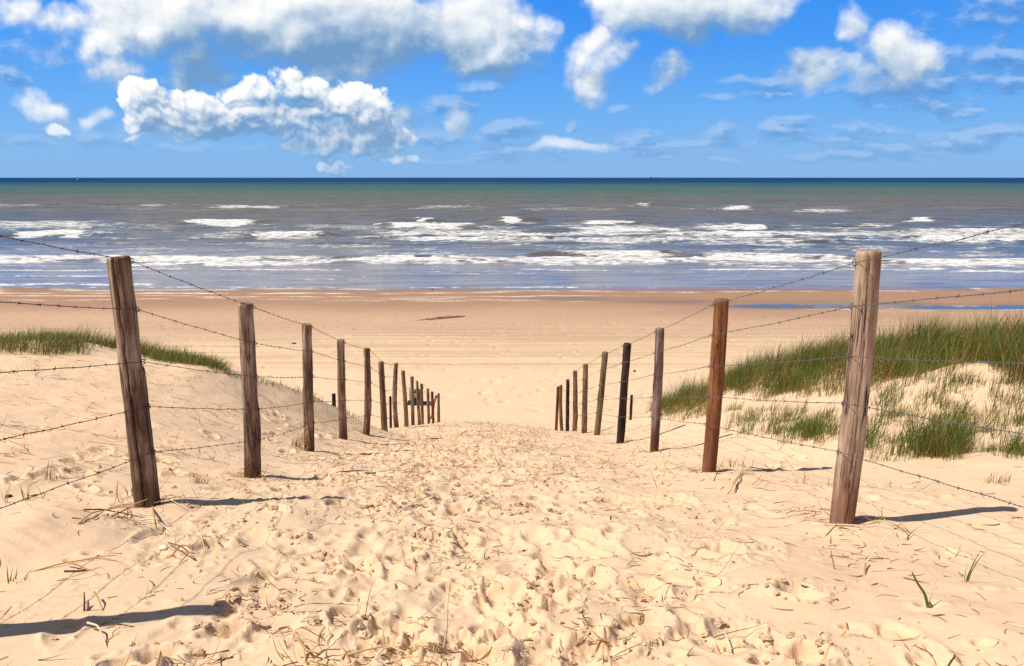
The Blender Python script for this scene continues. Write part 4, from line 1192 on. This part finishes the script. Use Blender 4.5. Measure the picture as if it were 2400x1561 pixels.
stalks('dead_stalks', 290, 1204, [([(196, 1191, .01), (240, 1198, .03), (290, 1206, .03), (335, 1212, .01)], .0042, ch), ([(262, 1206, .01), (300, 1200, .03), (337, 1180, .07)], .0036, ch),
       ([(183, 1222, .004), (215, 1204, .02), (250, 1196, .03), (300, 1198, .02)], .0038, gd), ([(215, 1210, .01), (250, 1204, .03), (310, 1190, .03)], .003, sw_), ([(330, 1216, .01), (365, 1222, .03), (395, 1240, .02), (412, 1248, .004)], .0042, pl),
       ([(340, 1190, .02), (380, 1187, .03), (412, 1184, .03)], .0042, pl), ([(305, 1180, .02), (318, 1168, .05), (325, 1180, .03)], .003, sw_), ([(270, 1200, .0), (290, 1212, .02), (330, 1224, .01)], .003, (.09, .04, .02)),
       ([(357, 1187, .01), (362, 1212, .05), (366, 1230, .0)], .006, gd), ([(372, 1180, .01), (395, 1160, .09), (430, 1163, .01)], .0025, gd), ([(365, 1178, .01), (400, 1188, .03), (440, 1196, .01)], .003, sw_), ([(255, 1212, .01), (280, 1194, .04), (345, 1170, .06)], .0028, sw_)],
       'tangle of reddish brown and pale stalks at the foot of the nearest left post', 'dead stalks')
stalks('straw_bundle', 1722, 1135, [([(1703, 1158 - q, .0), (1716, 1142 - q, .05), (1738, 1122 - q, .05), (1765, 1118 - q, .01)], .004, c_) for q, c_ in ((0, gd), (5, sw_), (9, sw_), (2, pl))], 'curved golden bundle of straw lying below the second right post', 'straw')
stalks('dry_straw', 2010, 1241, [([(1895, 1237, .0), (1950, 1243, .01), (2010, 1246, .01), (2075, 1245, .0)], .004, pl), ([(1930, 1259, 0), (1960, 1243, .02), (1988, 1232, .02)], .003, sw_)], 'long pale straw stem lying flat in front of the nearest right post', 'straw')
stalks('forked_stalk', 2028, 1335, [([(2027, 1341, 0), (2028, 1320, .03), (2030, 1306, .07)], .004, gd), ([(2029, 1318, .04), (2045, 1298, .08), (2090, 1243, .10)], .0025, pl), ([(2030, 1308, .06), (2050, 1292, .07), (2064, 1310, .01)], .0022, gd)], 'forked dry stalk standing on the sand below the nearest right post shadow', 'dry stalk')
stalks('dry_stalk', 1955, 1330, [([(1956, 1338, 0), (1950, 1305, .05), (1947, 1286, .09)], .003, gd), ([(1910, 1288, .06), (1950, 1284, .09), (2000, 1296, .04)], .0022, sw_)], 'bent dry stalk like a hook left of the forked stalk, lower right', 'dry stalk')
stalks('dry_straw', 1045, 1480, [([(1040, 1520, 0), (1048, 1470, .04), (1050, 1400, .12)], .0036, pl)], 'tall pale straw standing upright among footprints at bottom centre', 'straw')
stalks('dry_straw', 1700, 1510, [([(1716, 1532, 0), (1700, 1505, .03), (1689, 1483, .06)], .0034, (.70, .58, .38))], 'pale straw leaning left in the bottom right quarter', 'straw')
stalks('dry_straw', 840, 1535, [([(800, 1546, 0), (850, 1536, .02), (910, 1525, .02), (965, 1545, 0)], .004, sw_), ([(880, 1545, 0), (900, 1528, .02), (935, 1524, .01)], .003, pl)], 'crossed golden straws on the sand at the bottom left of centre', 'straw')
stalks('dry_straw', 230, 1500, [([(208, 1482, .02), (235, 1498, .03), (252, 1525, 0)], .0038, (.66, .50, .28))], 'pale curled straw just below the long shadow, lower left', 'straw')
stalks('dead_stalks', 430, 1290, [([(395, 1304, 0), (425, 1294, .03), (450, 1280, .04), (466, 1265, .04)], .0042, gd), ([(395, 1274, .01), (425, 1280, .05), (445, 1310, .02), (420, 1324, 0)], .003, ch), ([(440, 1278, .05), (447, 1295, .02), (470, 1284, .01)], .003, sw_), ([(472, 1258, .03), (480, 1283, 0)], .003, sw_)], 'orange brown broken stalks between the nearest left post and the path', 'dead stalks')
stalks('dry_stalk', 180, 1345, [([(150, 1336, .03), (185, 1342, .02), (214, 1346, 0)], .0046, gd), ([(152, 1348, .005), (190, 1348, .005), (213, 1343, .002)], .004, (.12, .06, .03))], 'short flat brown stalk pair above the left shadow', 'dry stalk')
stalks('dry_stalk', 255, 1365, [([(70, 1345, 0), (150, 1330, .01), (240, 1318, .01), (295, 1322, .0)], .003, gd), ([(125, 1368, 0), (190, 1362, .02), (240, 1350, .03), (256, 1365, 0)], .003, sw_)], 'long thin arching stalk across the grey sand bank at left', 'dry stalk')
stalks('dry_stalk', 205, 1435, [([(198, 1437, 0), (198, 1410, .04), (197, 1388, .08)], .0036, ch), ([(207, 1437, 0), (208, 1424, .02)], .006, (.2, .09, .04)), ([(223, 1410, .03), (232, 1422, .03), (242, 1436, 0)], .0036, gd)], 'upright brown stubs close above the long shadow, lower left', 'dry stalk')
stalks('straw_bundle', 715, 1545, [([(700, 1530, .03), (720, 1545, .02), (745, 1552, .02)], .005, gd), ([(705, 1548, .0), (730, 1525, .05), (790, 1510, .03)], .0025, sw_), ([(710, 1535, .02), (716, 1556, .0)], .005, sw_), ([(735, 1556, .01), (760, 1547, .02), (800, 1544, .02)], .003, (.2, .12, .06))], 'golden straw knot at the bottom edge left of centre', 'straw')
stalks('green_shoot', 2176, 1416, [([(2178, 1417, 0), (2168, 1392, .05), (2150, 1366, .09), (2138, 1342, .10)], .0055, (.10, .15, .02)), ([(2176, 1417, 0), (2186, 1380, .05), (2200, 1345, .08)], .002, (.66, .5, .28))], 'single thick green blade alone on the sand in the lower right', 'shoot')
stalks('dark_twig', 850, 1108, [([(790, 1115, 0), (830, 1111, .01), (893, 1104, .0)], .006, (.05, .03, .022))], 'thin dark twig lying on the path right of the second left post', 'twig')
stalks('dark_twig', 1800, 1092, [([(1670, 1106, .0), (1700, 1110, .0), (1735, 1104, .01)], .002, (.05, .03, .022)), ([(1760, 1098, .01), (1800, 1105, .01), (1845, 1098, .0)], .006, (.06, .035, .025)), ([(1870, 1103, 0), (1890, 1099, .01)], .004, gd)], 'dark twig lying along the shadow of the second right post', 'twig')
# straw caught on the third left post
pB, pT = LP[3]
b = MB()
hk = pB + (pT - pB) * 0.235 + np.array([0.0, -0.055, 0.0])
for i in range(16):
    e = hk + np.array([random.gauss(-0.05, 0.06), random.gauss(-0.02, 0.02), -random.uniform(0.10, 0.34)])
    q = np.linspace(0, 1, 6)[:, None]
    P = hk + (e - hk) * q + np.array([0.0, -0.02, 0.0]) * np.sin(q * np.pi)
    b.tube(P - hk, np.linspace(.0028, .0012, 6), 4, c=random.choice([sw_, pl, gd]))
o = obj('straw_wisp', b.mesh('straw_wisp', col=True), m_straw, loc=hk)
tag(o, 'golden wisp of straw hanging from the lowest wire on the third left post', 'straw')

# stick wedged between the last two left posts
a = np.array(at_y(1023.5, 927, 24.2)); bb = np.array(at_y(1008.5, 982, 23.7))
b = MB(); q = np.linspace(0, 1, 8)[:, None]
P = bb + (a - bb) * q; P[:, 0] += 0.02 * np.sin(q[:, 0] * 6)
b.tube(P - bb, np.linspace(.022, .045, 8), 8)
o = obj('leaning_stick', b.mesh('leaning_stick'), W_STICK, loc=bb)
tag(o, 'short crooked stick leaning between the reddish post and the last left post', 'stick')

# pebbles, shell, weed
def lump(name, px_, py_, r, sq, colr, lab, cat, seed, grp=None):
    X_, Y_, Z_ = pix(px_, py_, 1.5)
    v, f_ = subdiv(iv, if_)
    v = v * (1 + 0.22 * perlin(v[:, 0] * 1.6 + seed, v[:, 1] * 1.6 + v[:, 2] * 1.3, seed))[:, None] * np.array(sq) * r
    m, t, bs = material(name)
    setp(t, bs, Base_Color=t.mix(t.noise(t.coord('Object'), 3 / r, 4, .6), tuple(np.array(colr) * .6), tuple(np.array(colr) * 1.3)), Roughness=.7)
    o = obj(name, mesh_from(name, v, f_), m, loc=(X_, Y_, float(ground(X_, Y_)) + r * sq[2] * .35))
    tag(o, lab, cat, grp)
lump('pebble', 20, 1161, 0.016, (1.2, 1, .7), (.012, .011, .012), 'small black pebble on the sand at the left edge', 'pebble', 3)
lump('shell', 383, 1287, 0.017, (1.2, .8, .6), (.80, .70, .58), 'tiny white shell on the sand below the nearest left post', 'shell', 5)
lump('stone', 1487, 871, 0.07, (1.0, .8, .8), (.13, .085, .03), 'small yellowish brown stone on the beach between the third and fourth right posts', 'stone', 8)
lump('stone', 689, 806, 0.10, (1.4, .8, .7), (.03, .022, .016), 'small dark stone on the beach left of the third left post', 'stone', 11)
lump('stone', 1013, 680, 0.11, (1.3, 1, .8), (.06, .045, .04), 'tiny dark stone on wet sand near the water', 'stone', 14)
x0, y0, z0 = pix(1030, 747, 30)
rg = np.random.default_rng(4)
m_weed, t, bs = material('brown_weed')
setp(t, bs, Base_Color=t.mix(t.noise(t.coord('Object'), 9, 5, .7), (.16, .07, .03), (.33, .17, .085)), Roughness=.8)
b = MB()
for i in range(120):
    u = rg.uniform(-1.75, 1.75); v_ = 0.55 * u + rg.normal(0, .20) * (1.2 - abs(u) / 1.9)
    L_ = rg.uniform(.08, .3); an = rg.uniform(-.5, .9)
    p0 = np.array([u, v_, 0.015 + abs(rg.normal(0, .05)) * (1 - abs(u) / 2)])
    b.tube([p0 - [L_ * math.cos(an), L_ * math.sin(an), .01], p0, p0 + [L_ * math.cos(an), L_ * math.sin(an), -.01]], [.008, .018, .006], 4)
o = obj('seaweed_heap', b.mesh('seaweed_heap'), m_weed, loc=(x0, y0, z0))
tag(o, 'thin reddish brown streak of washed up seaweed on the middle of the beach', 'seaweed')

# ------------------------------------------------------------------ cart parked on the beach behind the left posts
def flat(name, c_, r=.6):
    m, t, bs = material(name)
    setp(t, bs, Base_Color=t.mix(t.mapr(t.noise(t.coord('Object'), 18, 4, .6), .3, .7), tuple(np.array(c_) * .75), tuple(np.array(c_) * 1.2)), Roughness=r)
    return m
M_BLK = flat('black_canvas', (.012, .011, .014)); M_BLU = flat('slate_fabric_and_shadow', (.030, .033, .060)); M_WHT = flat('white_plastic', (.75, .76, .78), .4)
M_YEL = flat('lime_fabric', (.26, .30, .09)); M_STL = flat('dark_steel', (.025, .024, .026), .4)
x0, y0, z0 = pix(972, 947, 24)
root = empty('beach_cart', (x0, y0, z0))
tag(root, 'small dark loaded cart on the beach seen through the far left posts', 'cart')
b = MB(); b.box((-.10, -.20, .10), (.26, .22, .46), taper=.94); obj('bag', b.mesh('bag', False), M_BLK, root)
b = MB(); b.box((-.02, -.21, .46), (.24, .20, .60), taper=.85); obj('rolled_mat', b.mesh('rolled_mat', False), M_BLU, root)
b = MB(); b.box((-.06, -.214, .47), (.20, -.206, .50)); obj('lid', b.mesh('lid', False), M_WHT, root)
b = MB(); b.box((-.03, -.213, .34), (.11, -.203, .44)); obj('pocket', b.mesh('pocket', False), M_YEL, root)
for dx_ in (-.235, -.165):
    b = MB(); b.tube([(dx_, -.1, .0), (dx_ + .02 - (dx_ + .2) * .5, -.08, .40), (-.185, 0, .70)], .011, 6); obj('leg', b.mesh('leg'), M_STL, root)
b = MB(); b.tube([(-.2, 0, .71), (-.19, 0, .66)], .02, 8); obj('handle', b.mesh('handle'), M_BLK, root)
b = MB(); b.box((-.29, -.16, .0), (-.14, .10, .15), taper=.75); obj('pouch', b.mesh('pouch', False), M_BLK, root)
for wx_, wy_ in ((.0, -.24), (.2, -.24), (.0, .26), (.2, .26)):
    b = MB(); th = np.linspace(0, 2 * np.pi, 20)
    b.tube(np.stack([wx_ + .08 * np.cos(th), 0 * th + wy_, .09 + .08 * np.sin(th)], 1), .018, 6, cap=False)
    b.tube([(wx_, wy_ - .02, .09), (wx_, wy_ + .02, .09)], .05, 10)
    obj('wheel', b.mesh('wheel'), M_BLK, root)
b = MB(); b.tube([(.24, 0, .40), (.36, 0, .66), (.44, 0, .86)], [.014, .012, .008], 6); obj('pole', b.mesh('pole'), M_STL, root)
b = MB(); b.box((.28, -.25, .0), (.75, .25, .045)); obj('cart_shadow', b.mesh('cart_shadow', False), M_BLU, root)  # dark sheet standing in for the cart's cast shadow on the sand

# ------------------------------------------------------------------ ships
M_SHIP = flat('haze_blue_hull', (.05, .13, .30)); M_SHIP2 = flat('haze_violet_hull', (.10, .12, .30)); M_SUP = flat('pale_superstructure', (.28, .36, .52)); M_SAIL = flat('white_sail', (.80, .82, .85)); M_HULLW = flat('white_hull', (.70, .72, .76), .4)  # hull blues carry the haze of the air, painted into the colour
def ship(px_, dist, L_, hullh, lab, mh, ms, bridge=True, crane=True, at=.08):
    r = ray(px_, 416); x = r[0] / r[1] * dist
    root = empty('cargo_ship' if bridge else 'barge', (x, dist, 0))
    root.rotation_euler = (0, 0, -math.atan2(x, dist))
    tag(root, lab, 'ship')
    b = MB(); W_ = L_ * .08
    n_ = 15; q = np.linspace(0, 1, n_); w = W_ * np.minimum(1, np.minimum((q + .05) * 8, (1 - q) * 7 + .02))
    xs = (q - .5) * L_; sheer = hullh * (1 + .28 * (np.abs(q - .5) * 2) ** 6)
    v = []
    for i in range(n_): v += [(xs[i] * .96, -w[i] * .8, -2), (xs[i], -w[i], sheer[i]), (xs[i], w[i], sheer[i]), (xs[i] * .96, w[i] * .8, -2)]
    f4 = []
    for i in range(n_ - 1):
        for a_ in range(4): f4.append((i * 4 + a_, i * 4 + (a_ + 1) % 4, i * 4 + 4 + (a_ + 1) % 4, i * 4 + 4 + a_))
    f4 += [(0, 1, 2, 3), (n_ * 4 - 4, n_ * 4 - 1, n_ * 4 - 2, n_ * 4 - 3)]
    b.add(v, (), f4); obj('hull', b.mesh('hull', False), mh, root)
    xb = (at - .5) * L_
    b = MB(); b.box((xb, -W_ * .8, hullh - .5), (xb + L_ * .07, W_ * .8, hullh * 1.9)); b.box((xb - L_ * .005, -W_, hullh * 1.9), (xb + L_ * .05, W_, hullh * 2.15)); obj('bridge', b.mesh('bridge', False), ms, root)
    b = MB(); b.tube([(xb + L_ * .01, 0, hullh * 2), (xb + L_ * .01, 0, hullh * 3.2)], L_ * .012, 8); obj('funnel', b.mesh('funnel'), mh, root)
    if crane:
        b = MB(); b.box((L_ * .42, -W_ * .3, hullh), (L_ * .46, W_ * .3, hullh * 1.75)); obj('foremast', b.mesh('foremast', False), mh, root)
        for k in range(6):
            b = MB(); b.box((-L_ * .38 + k * L_ * .12, -W_ * .6, hullh - .3), (-L_ * .29 + k * L_ * .12, W_ * .6, hullh * 1.12)); obj('hatch', b.mesh('hatch', False), mh, root)
ship(1535, 9000, 128, 9.5, 'long haze-blue cargo ship on the horizon, right of the middle', M_SHIP, M_SHIP, at=.05)
ship(1492, 9500, 62, 6.0, 'smaller haze-violet ship on the horizon, left of the long cargo ship', M_SHIP2, M_SHIP2, crane=False, at=.25)
ship(2372, 8000, 60, 5.0, 'faint pale ship on the horizon near the right edge', M_SHIP2, M_SAIL, crane=False, at=.4)
r = ray(181, 416); dist = 3400.0; x = r[0] / r[1] * dist
root = empty('sailboat', (x, dist, 0)); root.rotation_euler = (0, 0, -math.atan2(x, dist))
tag(root, 'tiny white sailboat on the horizon at far left', 'sailboat')
b = MB(); n_ = 9; q = np.linspace(0, 1, n_); v = []; f4 = []
for i in range(n_):
    w = 1.7 * math.sin(math.pi * (0.12 + .88 * q[i]) ) + .05; xx_ = (q[i] - .5) * 11
    v += [(xx_, -w * .5, -.4), (xx_, -w, 1.1 + .3 * q[i]), (xx_, w, 1.1 + .3 * q[i]), (xx_, w * .5, -.4)]
for i in range(n_ - 1):
    for a_ in range(4): f4.append((i * 4 + a_, i * 4 + (a_ + 1) % 4, i * 4 + 4 + (a_ + 1) % 4, i * 4 + 4 + a_))
f4 += [(0, 1, 2, 3), (n_ * 4 - 4, n_ * 4 - 1, n_ * 4 - 2, n_ * 4 - 3)]
b.add(v, (), f4); obj('hull', b.mesh('hull', False), M_HULLW, root)
b = MB(); b.tube([(.5, 0, 1), (.3, 0, 14.5)], .12, 6); obj('mast', b.mesh('mast'), M_SAIL, root)
def sailm(pts):
    b = MB(); p = np.array(pts, float); c_ = p.mean(0) + [0, .5, 0]; k = len(p)
    v = np.concatenate([p, [c_], p + [0, .08, 0], [c_ + [0, .08, 0]]])
    f3 = [(i, (i + 1) % k, k) for i in range(k)] + [(k + 1 + (i + 1) % k, k + 1 + i, 2 * k + 1) for i in range(k)]
    b.add(v, f3); return b
obj('mainsail', sailm([(.3, 0, 2), (-4.6, .6, 2.2), (.2, 0, 14)]).mesh('mainsail'), M_SAIL, root)
obj('jib', sailm([(.7, 0, 2.2), (5.0, .2, 1.6), (.6, 0, 12)]).mesh('jib'), M_SAIL, root)

# ------------------------------------------------------------------ sun and sky
EL, AZS = math.radians(54.5), math.radians(12)
sun = bpy.data.lights.new('sun', 'SUN'); sun.energy = 4.2; sun.angle = math.radians(0.53); sun.color = (1.0, 0.955, 0.87)
so = bpy.data.objects.new('sun', sun); COL.objects.link(so)
dv = Vector((math.cos(AZS) * math.cos(EL), math.sin(AZS) * math.cos(EL), -math.sin(EL)))
so.rotation_euler = dv.to_track_quat('-Z', 'Y').to_euler(); so.location = (-20, -5, 40)

w = bpy.data.worlds.new('World'); S.world = w; w.use_nodes = True
t = NT(w.node_tree)
bg = w.node_tree.nodes['Background']
sky = t.n.new('ShaderNodeTexSky'); sky.sky_type = 'NISHITA'; sky.sun_disc = False
sky.sun_elevation = EL; sky.sun_rotation = math.radians(258); sky.altitude = 10; sky.air_density = 1.0; sky.dust_density = 0.6; sky.ozone_density = 2.5
SKYS = 0.10
dirv = t.coord('Generated')
dx_, dy_, dz_ = t.xyz(dirv)
ysafe = t.m('MAXIMUM', dy_, 0.08)
U = t.m('DIVIDE', dx_, ysafe); Vv = t.m('DIVIDE', dz_, ysafe)
P0 = t.comb(U, Vv, 0.0)

CL = [  # bright cumulus: centre x, y, radius x, radius y in picture pixels, weight
    (400, 40, 200, 85, 1.15), (300, 0, 110, 45, 1), (470, 130, 100, 75, .95), (620, 60, 210, 105, 1.25), (800, 70, 240, 110, 1.2), (930, 100, 170, 75, 1), (1060, 60, 150, 95, 1.15), (1140, 130, 150, 62, 1), (1215, 95, 80, 62, 1), (690, 20, 330, 80, 1.2),
    (1385, 145, 82, 66, 1), (1392, 92, 40, 40, 1), (1556, 180, 44, 32, .9),
    (1480, 0, 130, 60, 1), (1600, 10, 190, 78, 1), (1730, 10, 140, 80, 1),
    (1920, 187, 75, 42, .80), (2112, 132, 80, 60, .85), (2010, 190, 100, 34, .66), (2005, 62, 30, 36, .6),
    (350, 228, 54, 48, 1), (345, 280, 50, 40, .9), (470, 255, 70, 36, .95), (560, 225, 60, 34, .9), (610, 278, 90, 42, .95), (500, 305, 140, 32, .9), (662, 185, 46, 34, .7), (750, 212, 50, 26, .75), (720, 275, 80, 42, .95), (825, 245, 86, 40, 1), (885, 285, 50, 48, .95), (790, 315, 150, 30, .95),
    (232, 272, 44, 20, .72), (124, 292, 22, 11, .72), (297, 328, 32, 12, .7), (95, 240, 50, 24, .5), (150, 62, 90, 40, .95), (240, 95, 95, 55, 1.0), (262, 160, 70, 50, .85), (15, 30, 60, 45, .62),
    (800, 374, 56, 14, .7), (945, 356, 56, 14, .62), (430, 225, 40, 26, .7), (940, 325, 40, 20, .6)]
BASE = [(600, 290, 330, 48, .86), (400, 300, 110, 44, .8), (820, 310, 140, 40, .85), (690, 240, 120, 44, .7), (1090, 285, 40, 26, .6), (1340, 344, 90, 15, .62), (160, 100, 140, 40, .5)]
GR = [  # thin blue grey cloud in the distance
    (1200, 305, 85, 24, 1), (1030, 250, 80, 30, .8), (1500, 322, 44, 20, .9), (1700, 318, 46, 18, .9), (1840, 312, 60, 20, .9), (2020, 303, 90, 18, 1), (2060, 345, 80, 16, 1), (1980, 364, 200, 16, 1), (2250, 335, 120, 18, 1), (2260, 265, 60, 30, .85), (2230, 240, 60, 20, .7),
    (2350, 140, 190, 30, 1), (2330, 185, 220, 30, 1), (1800, 187, 90, 16, .95), (2350, 220, 120, 12, .9), (2330, 30, 110, 48, .8), (2300, 310, 180, 20, .9), (1250, 352, 180, 18, .9), (1120, 205, 44, 18, .8), (1335, 292, 28, 12, 1), (680, 345, 180, 20, .7), (1432, 255, 26, 10, .8),
    (1680, 225, 60, 10, .8), (1680, 370, 70, 12, .8), (1540, 366, 60, 12, .8), (450, 345, 200, 14, .6), (150, 325, 200, 14, .6), (2090, 215, 130, 34, 1), (1830, 215, 90, 22, .9), (2160, 60, 40, 40, .5), (1900, 330, 160, 12, .8), (1060, 325, 160, 18, .8), (1180, 375, 200, 10, .7), (60, 140, 110, 36, .6), (20, 170, 40, 40, .9), (1880, 285, 60, 8, .7), (1620, 340, 260, 10, .6)]
DK = [(900, 75, 200, 60), (790, 120, 180, 45), (470, 165, 90, 60), (1620, 70, 200, 35), (1700, 55, 150, 40), (2040, 215, 130, 26), (600, 300, 300, 40), (850, 325, 150, 34), (680, 245, 70, 22), (580, 110, 110, 40), (1190, 175, 120, 22), (1430, 185, 50, 25), (440, 290, 60, 26), (1140, 290, 220, 40), (1080, 130, 60, 40), (2010, 160, 190, 75), (1565, 188, 50, 34), (2010, 70, 40, 40)]

def cloud_group(name, lst, stretch, amp, s1, s2, sn, rgh):
    grp = bpy.data.node_groups.new(name, 'ShaderNodeTree')
    grp.interface.new_socket('P', in_out='INPUT', socket_type='NodeSocketVector')
    grp.interface.new_socket('D', in_out='OUTPUT', socket_type='NodeSocketFloat')
    g = NT(grp)
    gi = g.n.new('NodeGroupInput'); go = g.n.new('NodeGroupOutput')
    P = gi.outputs[0]
    Ps = g.vm('MULTIPLY', P, (1, stretch, 1))
    wn = g.noise(Ps, 7.0, 3, 0.5, dim='2D', out='Color')
    Pw = g.vm('ADD', P, g.vm('MULTIPLY', g.vm('SUBTRACT', wn, (0.5, 0.5, 0.5)), (0.060, 0.060 / stretch, 0)))
    wn2 = g.noise(Ps, 26.0, 3, 0.55, dim='2D', out='Color')
    Pw = g.vm('ADD', Pw, g.vm('MULTIPLY', g.vm('SUBTRACT', wn2, (0.5, 0.5, 0.5)), (0.020, 0.020 / stretch, 0)))
    Pw = g.vm('MULTIPLY', Pw, (1, 1, 0))
    acc = None
    for cx_, cy_, rx_, ry_, wt in lst:
        r = ray(cx_, cy_); u0, v0 = r[0] / r[1], r[2] / r[1]
        k = 1 / FPX * 1.02
        q = g.vm('MULTIPLY', g.vm('SUBTRACT', Pw, (u0, v0, 0)), (1 / (rx_ * k * 1.15), 1 / (ry_ * k * 1.15), 0))
        l = g.vm('DOT_PRODUCT', q, q, out=1)
        e = g.m('MULTIPLY_ADD', l, -0.92 * wt, wt * 0.92)
        acc = e if acc is None else g.m('SMOOTH_MAX', acc, e, 0.22)
    acc = g.m('MAXIMUM', acc, -1.0)
    bw = g.vm('MULTIPLY', g.vm('ADD', Pw, g.vm('SCALE', wn2, scale=0.01)), (1, stretch, 1))
    v1 = g.voro(bw, s1, 'SMOOTH_F1', 0.5, dim='2D')
    v2 = g.voro(bw, s2, 'SMOOTH_F1', 0.5, dim='2D')
    fb = g.noise(g.vm('MULTIPLY', Ps, (1, 1.2, 1)), sn, 9, rgh, dim='2D')
    D = g.m('ADD', acc, g.m('MULTIPLY', g.m('SUBTRACT', 0.42, v1), (0.50 if s1 > 30 else 0.42) * amp))
    D = g.m('ADD', D, g.m('MULTIPLY', g.m('SUBTRACT', 0.42, v2), 0.20 * amp))
    D = g.m('ADD', D, g.m('MULTIPLY', g.m('SUBTRACT', fb, 0.5), 1.75 * amp))
    g.l.new(D, go.inputs[0])
    return grp
_k = [i for i, q in enumerate(CL) if q[:2] == (350, 228)][0]
SOFT = BASE + CL[:_k] + CL[_k + 12:_k + 20]
CRISP = CL[_k:_k + 12] + CL[_k + 20:]
G_SO = cloud_group('soft_cumulus_density', SOFT, 1.0, 1.12, 13.0, 34.0, 8.0, 0.60)
G_CR = cloud_group('crisp_cumulus_density', CRISP, 1.0, 1.0, 44.0, 95.0, 19.0, 0.60)
G_GR = cloud_group('thin_cloud_density', GR, 2.2, 1.3, 24.0, 60.0, 14.0, 0.64)
def dens(p, grp):
    n = t.n.new('ShaderNodeGroup'); n.node_tree = grp
    t.put(n.inputs[0], p); return n.outputs[0]
dk = None
for cx_, cy_, rx_, ry_ in DK:
    r = ray(cx_, cy_)
    q = t.vm('MULTIPLY', t.vm('SUBTRACT', P0, (r[0] / r[1], r[2] / r[1], 0)), (FPX / rx_, FPX / ry_, 0))
    e = t.m('EXPONENT', t.m('MULTIPLY', t.vm('DOT_PRODUCT', q, q, out=1), -1.0))
    if cx_ in (2010, 1565): e = t.m('MULTIPLY', e, 0.72)
    dk = e if dk is None else t.m('SMOOTH_MAX', dk, e, 0.15)
def shade(G, o1, o2, w1, w2, a0, a1, base):
    d0 = dens(P0, G); d1 = dens(t.vm('ADD', P0, o1), G); d2 = dens(t.vm('ADD', P0, o2), G)
    e1 = t.m('MAXIMUM', t.m('MINIMUM', t.m('SUBTRACT', d0, d1), 0.35), -0.35)
    e2 = t.m('MAXIMUM', t.m('MINIMUM', t.m('SUBTRACT', d0, d2), 0.60), -0.75)
    l = t.m('ADD', base, t.m('ADD', t.m('MULTIPLY', e1, w1), t.m('MULTIPLY', e2, w2)))
    l = t.m('SUBTRACT', l, t.m('MULTIPLY', dk, 0.44))
    return t.mapr(d0, a0, a1), t.m('MAXIMUM', t.m('MINIMUM', l, 1.0), 0.0)
a_so, l_so = shade(G_SO, (-0.007, 0.012, 0), (-0.045, 0.060, 0), 0.62, 0.40, -0.05, 0.80, 0.56)
a_cr, l_cr = shade(G_CR, (-0.004, 0.008, 0), (-0.016, 0.028, 0), 0.85, 0.42, 0.08, 0.42, 0.55)
E_ = 0.722                                       # picture exposure compensation
CR_ = [(0.0, (0.17, 0.34, 0.60)), (0.25, (0.28, 0.44, 0.66)), (0.5, (0.50, 0.62, 0.77)), (0.75, (0.80, 0.86, 0.92)), (1.0, (1.06, 1.05, 1.02))]
c_so = t.vm('SCALE', t.ramp(l_so, CR_), scale=E_ / SKYS)
c_cr = t.vm('SCALE', t.ramp(l_cr, CR_), scale=E_ / SKYS)
gcol = t.ramp(t.m('ADD', 0.5, t.m('MULTIPLY', t.m('SUBTRACT', dens(P0, G_GR), dens(t.vm('ADD', P0, (-0.006, 0.010, 0.0)), G_GR)), 0.8)), [(0.15, (0.085, 0.24, 0.58)), (0.55, (0.175, 0.36, 0.70)), (0.95, (0.44, 0.61, 0.88))])
gcol = t.vm('SCALE', gcol, scale=E_ / SKYS)
ga = t.mapr(dens(P0, G_GR), 0.05, 0.95, 0.0, 0.62)
# clear sky: deepened as through a polariser; unseen zenith dulled to neutralise the shadow fill
hz = t.m('MAXIMUM', dz_, 0.0)
grad = t.ramp(hz, [(0.0, (0.235, 0.475, 0.830)), (0.035, (0.215, 0.475, 0.860)), (0.09, (0.130, 0.420, 0.920)), (0.16, (0.056, 0.325, 0.930)), (0.24, (0.022, 0.245, 0.890)), (0.5, (0.060, 0.120, 0.260)), (1.0, (0.09, 0.11, 0.16))])
grad = t.vm('SCALE', grad, scale=E_ / SKYS)
skyc = t.mix(0.95, sky.outputs[0], grad)
ahead = t.mapr(dy_, 0.12, 0.3)
skyc = t.mix(t.m('MULTIPLY', t.m('MULTIPLY', ga, t.mapr(dz_, 0.0, 0.08, 0.45, 1.0)), ahead), skyc, gcol)
fadeh = t.m('MULTIPLY', t.mapr(dz_, 0.0, 0.10, 0.45, 1.0), ahead)
skyc = t.mix(t.m('MULTIPLY', a_so, fadeh), skyc, c_so)
skyc = t.mix(t.m('MULTIPLY', a_cr, fadeh), skyc, c_cr)
# broken cloud in the unseen rest of the sky, warmed as neutral fill light
bc = t.noise(t.vm('DIVIDE', dirv, t.comb(t.m('ADD', hz, 0.25), t.m('ADD', hz, 0.25), 1.0)), 2.2, 7, 0.6)
ba = t.m('MULTIPLY', t.mapr(bc, 0.48, 0.62), t.m('SUBTRACT', 1.0, ahead))
skyc = t.mix(ba, skyc, (4.6, 4.2, 3.8))
t.put(bg.inputs[0], skyc)
bg.inputs[1].default_value = SKYS
try: w.cycles.sampling_method = 'MANUAL'; w.cycles.sample_map_resolution = 512
except Exception: pass

S.view_settings.view_transform = 'Standard'
S.view_settings.look = 'None'
S.view_settings.exposure = 0.47
S.view_settings.gamma = 1.0
S.cycles.max_bounces = 6
S.cycles.diffuse_bounces = 3
S.cycles.use_denoising = False
